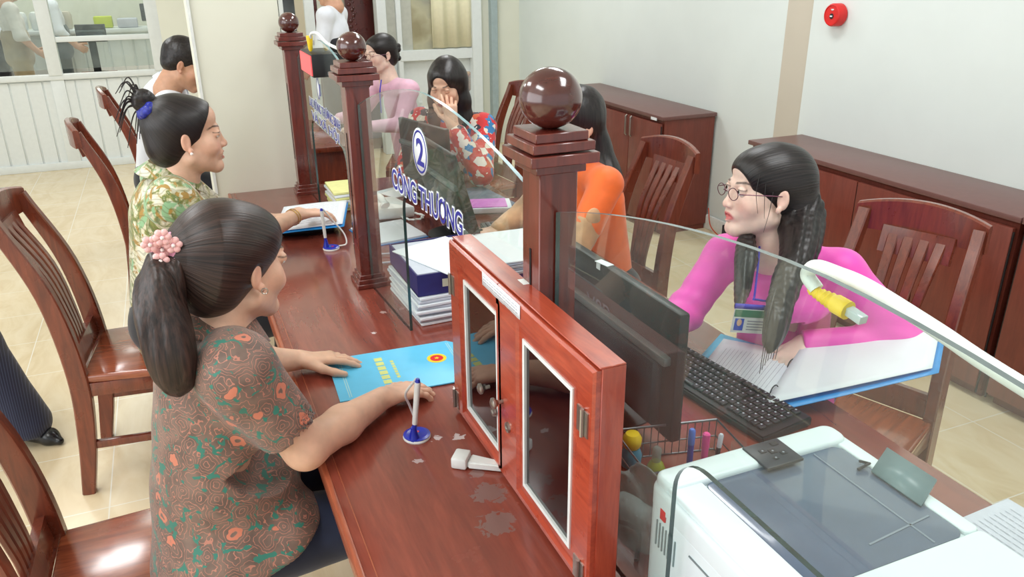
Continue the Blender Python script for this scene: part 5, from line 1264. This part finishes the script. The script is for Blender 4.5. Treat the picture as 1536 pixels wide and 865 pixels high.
build('card_print', mb, [plain('badge_green', S(60, 128, 96), .4), plain('badge_photo', S(40, 80, 190), .4), m_ink], t2, True)
mb = MB(); bq(mb, -.046, .046, .030, .042, .0015, 0); build('clip', mb, m_lany, t2, True, solid=.003)
ph = MB(); ph.add([BP(-.029+.006*math.cos(a), -.004+.009*math.sin(a), .0038) for a in [2*PI*i/16 for i in range(16)]], [tuple(range(16))]); build('card_portrait', ph, m_skin, t2, True)

# ---- the woman in orange, seen from behind the nearest post
C = A3(1.315, 2.545, 1.195); R = basis(188, -8, 0); s = 1.08; f = A3(-1, -.05, 0)
t = thing('person', 'seated woman in an orange top with tan lace, behind the nearest post', 'person', (1.42, 2.5, .45))
So = Solid(); head(So, C, R, s); shR, shL = A3(1.36, 2.67, 1.01), A3(1.355, 2.37, 1.01); elL, wrL, elR, wrR = A3(1.20, 2.30, .80), A3(1.04, 2.43, .80), A3(1.2, 2.74, .82), A3(1.07, 2.68, .79)
chest, neck, pel = A3(1.40, 2.52, .90), A3(1.365, 2.53, 1.055), A3(1.45, 2.52, .58)
torso(So, pel, chest, neck, shL, shR, f, .10, .10, .7, sh=.035); So.path([shL, elL, wrL], [.042, .036, .025], .02).path([shR, elR, wrR], [.042, .036, .025], .02)
hand(So, wrL, (-1, .2, -.1), (0, 0, 1), (0, 1, 0), .95); hand(So, wrR, (-1, 0, -.05), (0, 0, 1), (0, -1, 0), .95)
skinned(t, So, .0036, m_skin, C, R, s)
So = Solid(); So.ell(C+R @ (A3(0, -.02, .034)*s), A3(.082, .098, .09)*s, R).ell(C+R @ (A3(0, .03, .05)*s), A3(.066, .064, .056)*s, R).ell(C+R @ (A3(0, .13, -.035)*s), A3(.07, .07, .10)*s, R, .01, '-')
So.path([C+R @ (A3(0, -.04, .0)*s), C+R @ (A3(0, -.06, -.1)*s), A3(1.415, 2.50, 1.0), A3(1.43, 2.49, .93)], [.088, .086, .080, .070], .03, sq=(R[:, 1], .7)); So.plane(A3(1.42, 2.5, .95), (0, 0, -1), .2, .004)
V, Q = So.mesh(.004, lambda P: .002*wob(P*np.array([1, 1, .12]), 120, 4)); npmesh('hair', V, Q, m_hair, t, {'strand': np.stack([V[:, 0]*120, V[:, 1]*120, V[:, 2]*5], 1)})
So = Solid(); torso(So, pel+A3(0, 0, -.02), chest, neck+A3(0, 0, -.03), shL, shR, f, .140, .125, .74, sh=.052); So.cap(shL, shL*.4+elL*.6, .058, .056, .02).cap(shR, shR*.4+elR*.6, .058, .056, .02); So.plane(pel+A3(0, 0, -.06), (0, 0, -1), .4, .004)
tp = garment(t, 'top', So, .005, m_orange, .004, 22, (1, 1, .7), 2)
for sh0, el0, wr0 in ((shL, elL, wrL), (shR, elR, wrR)):
    So = Solid(); So.cap(sh0*.4+el0*.6, el0, .054, .048, .02).cap(el0, wr0, .048, .036, .02); garment(t, 'lace_sleeve', So, .005, m_lace, .003, 60, par=tp)
So = Solid(); So.ell(shL*.45+elL*.55+A3(0, -.036, .0), (.035, .02, .06), k=.01); garment(t, 'lace_panel', So, .005, m_lace, .002, 60, par=tp)
So = Solid(); So.cap(pel+A3(0, -.06, -.03), pel+A3(0, .06, -.03), .11, .11, .03); legs(So, pel, .08, f, A3(1.02, 2.42, .52), A3(1.02, 2.62, .52), A3(1.05, 2.42, .06), A3(1.05, 2.62, .06)); garment(t, 'trousers', So, .010, m_blackc, .003)

# ---- the woman in the red and blue floral blouse, hand at her face
C = A3(1.205, 3.66, 1.205); R = basis(232, -16, 0); s = 1.02; f = A3(-.62, -.78, 0)
t = thing('person', 'seated woman in a red and blue floral blouse, hand at her face', 'person', (1.35, 3.75, .45))
So = Solid(); head(So, C, R, s); shR, shL = A3(1.13, 3.86, 1.01), A3(1.37, 3.61, 1.00); elL, wrL = A3(1.28, 3.42, .82), A3(1.175, 3.505, 1.045); elR, wrR = A3(.98, 3.66, .80), A3(1.08, 3.50, .79)
chest, neck, pel = A3(1.28, 3.77, .90), A3(1.245, 3.73, 1.055), A3(1.34, 3.83, .58)
torso(So, pel, chest, neck, shL, shR, f, .10, .10, .7, sh=.035); So.path([shL, elL, wrL], [.04, .036, .024], .02).path([shR, elR, wrR], [.04, .036, .024], .02)
hand(So, wrL, (-.05, .12, 1), (-.3, -.9, .1), (-.9, .3, 0), .95, (.25, .5, .6, .7), .12); hand(So, wrR, (.6, -.7, 0), (0, 0, 1), (0, 1, 0), .95)
skinned(t, So, .0034, m_skin, C, R, s)
So = Solid(); So.ell(C+R @ (A3(0, -.02, .034)*s), A3(.084, .100, .092)*s, R).ell(C+R @ (A3(0, .03, .05)*s), A3(.068, .064, .056)*s, R).ell(C+R @ (A3(0, .130, -.040)*s), A3(.064, .088, .124)*s, R, .01, '-')
for q, dz in ((-1, 0), (1, 0)): So.path([C+R @ (A3(q*.05, -.03, .02)*s), C+R @ (A3(q*.068, -.01, -.08)*s), C+R @ (A3(q*.078, .005, -.17)*s), C+R @ (A3(q*.07, .03, -.24)*s)], [.045, .034, .034, .022], .03)
So.path([C+R @ (A3(0, -.05, .0)*s), C+R @ (A3(0, -.07, -.1)*s), C+R @ (A3(0, -.08, -.2)*s)], [.08, .075, .06], .03, sq=(R[:, 1], .7)); So.ell(C+R @ (A3(0, .125, -.08)*s), A3(.060, .085, .115)*s, R, .01, '-')
V, Q = So.mesh(.0036, lambda P: .0015*wob(P*np.array([1, 1, .12]), 120, 4)); npmesh('hair', V, Q, m_hair, t, {'strand': np.stack([V[:, 0]*120, V[:, 1]*120, V[:, 2]*5], 1)})
So = Solid(); torso(So, pel, chest, neck+A3(0, 0, -.03), shL, shR, f, .150, .130, .76, sh=.058); So.path([shL, elL, elL*.2+wrL*.8], [.062, .056, .044], .02).path([shR, elR, wrR], [.062, .055, .042], .02)
garment(t, 'blouse', So, .005, m_bloom, .005, 24, (1, 1, .7), 6)

# ---- the woman in pale pink with a curled updo
C = A3(1.295, 5.095, 1.210)-basis(198, -4) @ A3(-.08, 0, 0); R = basis(198, -4, 0); s = 1.04; f = A3(-.95, -.3, 0)
t = thing('person', 'seated woman with a curled updo in a pale pink tunic, beyond the middle post', 'person', (1.4, 5.2, .45))
So = Solid(); head(So, C, R, s); shL, shR = A3(1.40, 5.00, 1.00), A3(1.30, 5.33, 1.00); elL, wrL, elR, wrR = A3(1.30, 4.90, .80), A3(1.06, 4.93, .80), A3(1.15, 5.38, .8), A3(1.0, 5.3, .8)
chest, neck, pel = A3(1.38, 5.18, .89), A3(1.31, 5.17, 1.04), A3(1.45, 5.2, .56)
torso(So, pel, chest, neck, shL, shR, f, .10, .10, .7, sh=.035); So.path([shL, elL, wrL], [.04, .036, .024], .02).path([shR, elR, wrR], [.04, .036, .024], .02); hand(So, wrL, (-1, .1, 0), (0, 0, 1), (0, 1, 0)); hand(So, wrR, (-1, -.1, 0), (0, 0, 1), (0, -1, 0))
skinned(t, So, .0042, m_skinf, C, R, s)
So = Solid(); cap_hair(So, C, R, s); V, Q = So.mesh(.0042); hr = npmesh('hair', V, Q, m_hair, t, {'strand': strand_phi(V, C, R, s, C+R @ A3(0, -.11, 0))})
So = Solid()
for k in range(11): a = k*2.4; So.ell(C+R @ (A3(.028*math.cos(a), -.105-.010*math.sin(k), -.01+.042*math.sin(a*.7))*s), (.022, .022, .02), k=.004)
V, Q = So.mesh(.0042); npmesh('curled_bun', V, Q, m_hair, hr, {'strand': V*100})
mb = MB()
for q in (-1, 1):
    mb.tube([tuple(C+R @ (A3(q*.032+.022*math.cos(a), .106, -.001+.016*math.sin(a))*s)) for a in [2*PI*i/16 for i in range(16)]], .0012, 5, closed=True); mb.tube([tuple(C+R @ (A3(q*.056, .10, .003)*s)), tuple(C+R @ (A3(q*.08, 0, .004)*s))], .0012, 5)
build('glasses', mb, gm, t, True)
So = Solid(); torso(So, pel, chest, neck+A3(0, 0, -.03), shL, shR, f, .145, .125, .76, sh=.056); So.path([shL, elL, wrL], [.058, .05, .036], .02).path([shR, elR, wrR], [.058, .05, .036], .02)
garment(t, 'tunic', So, .006, m_ppink, .005, 20, (1, 1, .7), 6); build('lanyard', MB().tube(bez([(1.24, 5.08, 1.06), (1.22, 5.06, .98), (1.23, 5.1, .85)], 5), .004, 6), m_lany, t, True)

# ---- the man in the white shirt behind the pillar edge
C = A3(.085, 4.62, 1.262); R = basis(-12, -26, 0); s = 1.12; f = A3(1, -.2, 0)
t = thing('person', 'man in a white shirt leaning forward, half hidden behind the cream pillar', 'person', (-.08, 4.75, .45))
So = Solid(); head(So, C, R, s, female=False); shR, shL = A3(-.02, 4.60, 1.06), A3(.0, 4.98, 1.06); chest, neck, pel = A3(-.07, 4.80, .93), A3(.00, 4.72, 1.12), A3(-.13, 4.84, .60)
elR, wrR = A3(.14, 4.58, .86), A3(.33, 4.66, .84)
torso(So, pel, chest, neck, shL, shR, f, .11, .11, .7, sh=.04); So.path([shR, elR, wrR], [.05, .042, .028], .02); So.path([shL, A3(.16, 5.0, .86), A3(.34, 4.9, .84)], [.05, .042, .028], .02); hand(So, wrR, (1, .1, 0), (0, 0, 1), (0, 1, 0)); hand(So, A3(.34, 4.9, .84), (1, -.1, 0), (0, 0, 1), (0, -1, 0))
skinned(t, So, .004, m_skint, C, R, s)
So = Solid(); So.ell(C+R @ (A3(0, -.022, .036)*s), A3(.078, .094, .086)*s, R).ell(C+R @ (A3(0, .030, .050)*s), A3(.063, .061, .052)*s, R).ell(C+R @ (A3(0, -.05, -.015)*s), A3(.068, .055, .05)*s, R, .02).ell(C+R @ (A3(0, .125, -.025)*s), A3(.09, .075, .10)*s, R, .008, '-').ell(C+R @ (A3(.09, .005, -.03)*s), A3(.03, .035, .05)*s, R, .006, '-').ell(C+R @ (A3(-.09, .005, -.03)*s), A3(.03, .035, .05)*s, R, .006, '-')
V, Q = So.mesh(.004, lambda P: .0012*wob(P, 160, 4)); npmesh('hair', V, Q, m_hair, t, {'strand': V*110})
So = Solid(); torso(So, pel+A3(0, 0, .06), chest, neck+A3(0, 0, -.02), shL, shR, f, .165, .165, .76, sh=.075); So.cap(A3(-.06, 4.76, 1.08), A3(-.005, 4.725, 1.155), .095, .076, .03); So.path([shR, elR, wrR], [.075, .062, .045], .03).path([shL, A3(.16, 5.0, .86), A3(.34, 4.9, .84)], [.075, .062, .045], .03); So.plane(A3(-.12, 4.84, .685), (0, 0, -1), .4, .004)
sh_ = garment(t, 'shirt', So, .006, m_wshirt, .006, 18, (1, 1, .7), 4); collar(sh_, tuple(neck+A3(.004, .003, .035)), (.45, -.15, 1), .070, .068, .035, f, m_wshirt, .5, .02)
So = Solid(); So.cap(pel+A3(0, -.07, .03), pel+A3(0, .07, .03), .14, .14, .03); legs(So, pel+A3(0, 0, -.04), .09, f, A3(.30, 4.7, .55), A3(.30, 4.93, .55), A3(.28, 4.7, .06), A3(.28, 4.93, .06)); garment(t, 'trousers', So, .010, m_blackc, .003)
# his desk
t = thing('reception_desk', 'dark red desk behind the pillar where the man in the white shirt leans', 'desk', (.55, 4.85, 0)); build('desk_top', MB().box((.58, 4.85, .79), (.66, .9, .03), bev=.004), m_chair, t, True); build('desk_front', MB().box((.62, 4.85, .385), (.5, .8, .77), bev=.004), m_chair, t, True)
tag(build('folder_rack', MB().box((.34, 4.46, .93), (.06, .20, .25), bev=.005), m_chair), 'dark red rack by the pillar in front of the man in white', 'rack')

# ---- standing figures (only their lower halves are in view)
def stander(lab, x, y, head_, mshirt, mtr, top=1.45, arm=True, sk=m_skint, z0=0, lean=0, w=.15, hem=.83):
    t = thing('person', lab, 'person', (x, y, z0)); f = A3(math.cos(head_), math.sin(head_), 0); r = A3(f[1], -f[0], 0); O = A3(x, y, z0)
    up = A3(0, 0, 1); C = O+up*1.56+f*(.03+lean); R = basis(math.degrees(head_), -15, 0)
    So = Solid(); head(So, C, R, 1.0, female=False); torso(So, O+up*.92, O+up*1.22+f*lean*.5, O+up*1.40+f*lean*.9, O+up*1.36-r*.17, O+up*1.36+r*.17, f, .11, .11, .7, sh=.04)
    for q in (-1, 1):
        e = O+up*1.10+r*q*.23+f*.03; h = O+up*.93+r*q*.16+f*.17; So.path([O+up*1.36+r*q*.17, e, h], [.045, .04, .026], .02); hand(So, h, f*.7-up*.5-r*q*.3, r*q, f)
    skinned(t, So, .006, sk, C, R, 1.0)
    So = Solid(); So.ell(C+up*.03-f*.02, (.085, .085, .085), k=.01).ell(C+f*.1-up*.02, (.08, .08, .09), k=.01, op='-'); V, Q = So.mesh(.006); npmesh('hair', V, Q, m_hair, t, {'strand': V*100})
    So = Solid(); torso(So, O+up*.97, O+up*1.22+f*lean*.5, O+up*1.38+f*lean*.9, O+up*1.36-r*.17, O+up*1.36+r*.17, f, w, w, .72, sh=.065)
    for q in (-1, 1): So.path([O+up*1.36+r*q*.17, O+up*1.10+r*q*.23+f*.03, O+up*.95+r*q*.17+f*.15], [.068, .058, .044], .03)
    So.plane(O+up*hem, (0, 0, -1), .5, .004); garment(t, 'shirt', So, .008, mshirt, .006, 18, (1, 1, .6), 5)
    So = Solid(); So.cap(O+up*(hem+.03)-r*.06, O+up*(hem+.03)+r*.06, .12, .12, .03).cap(O+up*(hem+.03)-r*.02, O+up*.88, .13, .14, .03)
    for q in (-1, 1): So.path([O+up*.85+r*q*.09, O+up*.48+r*q*.10+f*.02, O+up*.10+r*q*.10], [.10, .075, .062], .03)
    garment(t, 'trousers', So, .008, mtr, .005, 18, (1, 1, .5), 6)
    for q in (-1, 1): build('shoe', MB().box(tuple(O+r*q*.10+f*.05+up*.04), (.26, .10, .08), head_, bev=.03, seg=2), m_shoe, t, True)
stander('standing person in white shirt and dark trousers, leftmost behind the far window', -1.78, 10.85, .3, m_wshirt, m_blackc, hem=1.05)
stander('standing person in khaki trousers second from the left behind the far window', -1.42, 10.0, .2, cloth('pale_shirt', one((206, 202, 196))), m_khaki, hem=1.05)
stander('standing person in dark grey trousers nearest the white post behind the far window', -1.10, 10.65, .1, m_wshirt, cloth('grey_trousers', one((54, 66, 70))), hem=1.05)
stander('standing man in a white shirt and black trousers beyond the middle counter post', 1.33, 7.0, 2.6, m_wshirt, m_blackc, w=.17, hem=1.10)
# person at the left edge: only a striped trouser leg and black shoe
t = thing('person', 'person at the left edge, only navy pinstriped trouser leg and black shoe showing', 'person', (-.86, 3.20, 0)); O = A3(-.86, 3.22, 0); f = A3(.75, -.66, 0); r = A3(f[1], -f[0], 0); C = O+A3(0, 0, 1.55)
R = basis(-41, -10); So = Solid(); head(So, C-A3(.1, 0, 0), R, 1.0); torso(So, O+A3(-.06, 0, .92), O+A3(-.1, 0, 1.2), O+A3(-.1, 0, 1.38), O+A3(-.2, .12, 1.33), O+A3(-.0, -.12, 1.33), f, .11, .11, .7, sh=.04)
for a, b_, c_ in ((A3(-.2, .12, 1.33), A3(-.28, .16, 1.08), A3(-.2, .1, .88)), (A3(0, -.12, 1.33), A3(-.02, -.2, 1.08), A3(-.05, -.16, .86))): So.path([O+a, O+b_, O+c_], [.045, .04, .026], .02); hand(So, O+c_, (.2, 0, -1), (0, -1, 0), (1, 0, 0))
So.cap(O+A3(.15, .0, .03), O+A3(.14, 0, .12), .035, .035, .02)
E_ = skinned(t, So, .006, m_skin, C, R, 1.0)
So = Solid(); torso(So, O+A3(-.07, 0, .98), O+A3(-.1, 0, 1.2), O+A3(-.1, 0, 1.36), O+A3(-.2, .12, 1.33), O+A3(-.0, -.12, 1.33), f, .15, .14, .72, sh=.06)
for a, b_, c_ in ((A3(-.2, .12, 1.33), A3(-.28, .16, 1.08), A3(-.2, .1, .90)), (A3(0, -.12, 1.33), A3(-.02, -.2, 1.08), A3(-.05, -.16, .88))): So.path([O+a, O+b_, O+c_], [.062, .056, .042], .02)
garment(t, 'shirt', So, .008, m_wshirt, .005)
So = Solid(); So.ell(C-A3(.11, 0, -.03), (.09, .09, .09)).ell(C+f*.08-A3(.1, 0, .02), (.08, .08, .09), k=.01, op='-'); V, Q = So.mesh(.006); npmesh('hair', V, Q, m_hair, t, {'strand': V*100})
So = Solid(); So.cap(O+A3(-.10, .05, .88), O+A3(-.02, -.04, .88), .13, .13, .03)
So.path([O+A3(-.04, -.05, .85), O+A3(.03, -.03, .45), O+A3(.13, -.02, .09)], [.105, .105, .100], .03).path([O+A3(-.14, .08, .85), O+A3(-.16, .08, .45), O+A3(-.2, .06, .09)], [.105, .10, .095], .03)
So.plane(O+A3(.1, 0, .045), (0, 0, -1), .5, .004); garment(t, 'trousers', So, .006, m_stripe, .007, 14, (1, 1, .25), 6)
for c_ in (A3(.19, -.05, 0), A3(-.14, .02, 0)):
    So = Solid(); So.cap(O+c_+A3(-.10, .08, .035), O+c_+A3(.02, -.015, .030), .036, .034, .02).cap(O+c_+A3(.02, -.015, .026), O+c_+A3(.055, -.045, .018), .030, .016, .02); So.plane(O+c_+A3(0, 0, .002), (0, 0, -1), .3, .002)
    V, Q = So.mesh(.004); npmesh('shoe', V, Q, m_shoe, t)
# chair and screen in the room behind the window
monitor((-.66, 9.35, 1.05), 1.45, .28, .17, 'dark computer monitor in the room behind the far window')
tag(build('side_table', MB().box((-.66, 9.35, .735), (.34, .3, .03), bev=.004).box((-.80, 9.35, .36), (.04, .26, .73)).box((-.52, 9.35, .36), (.04, .26, .73)), m_chair), 'small dark red table under the monitor behind the far window', 'table')
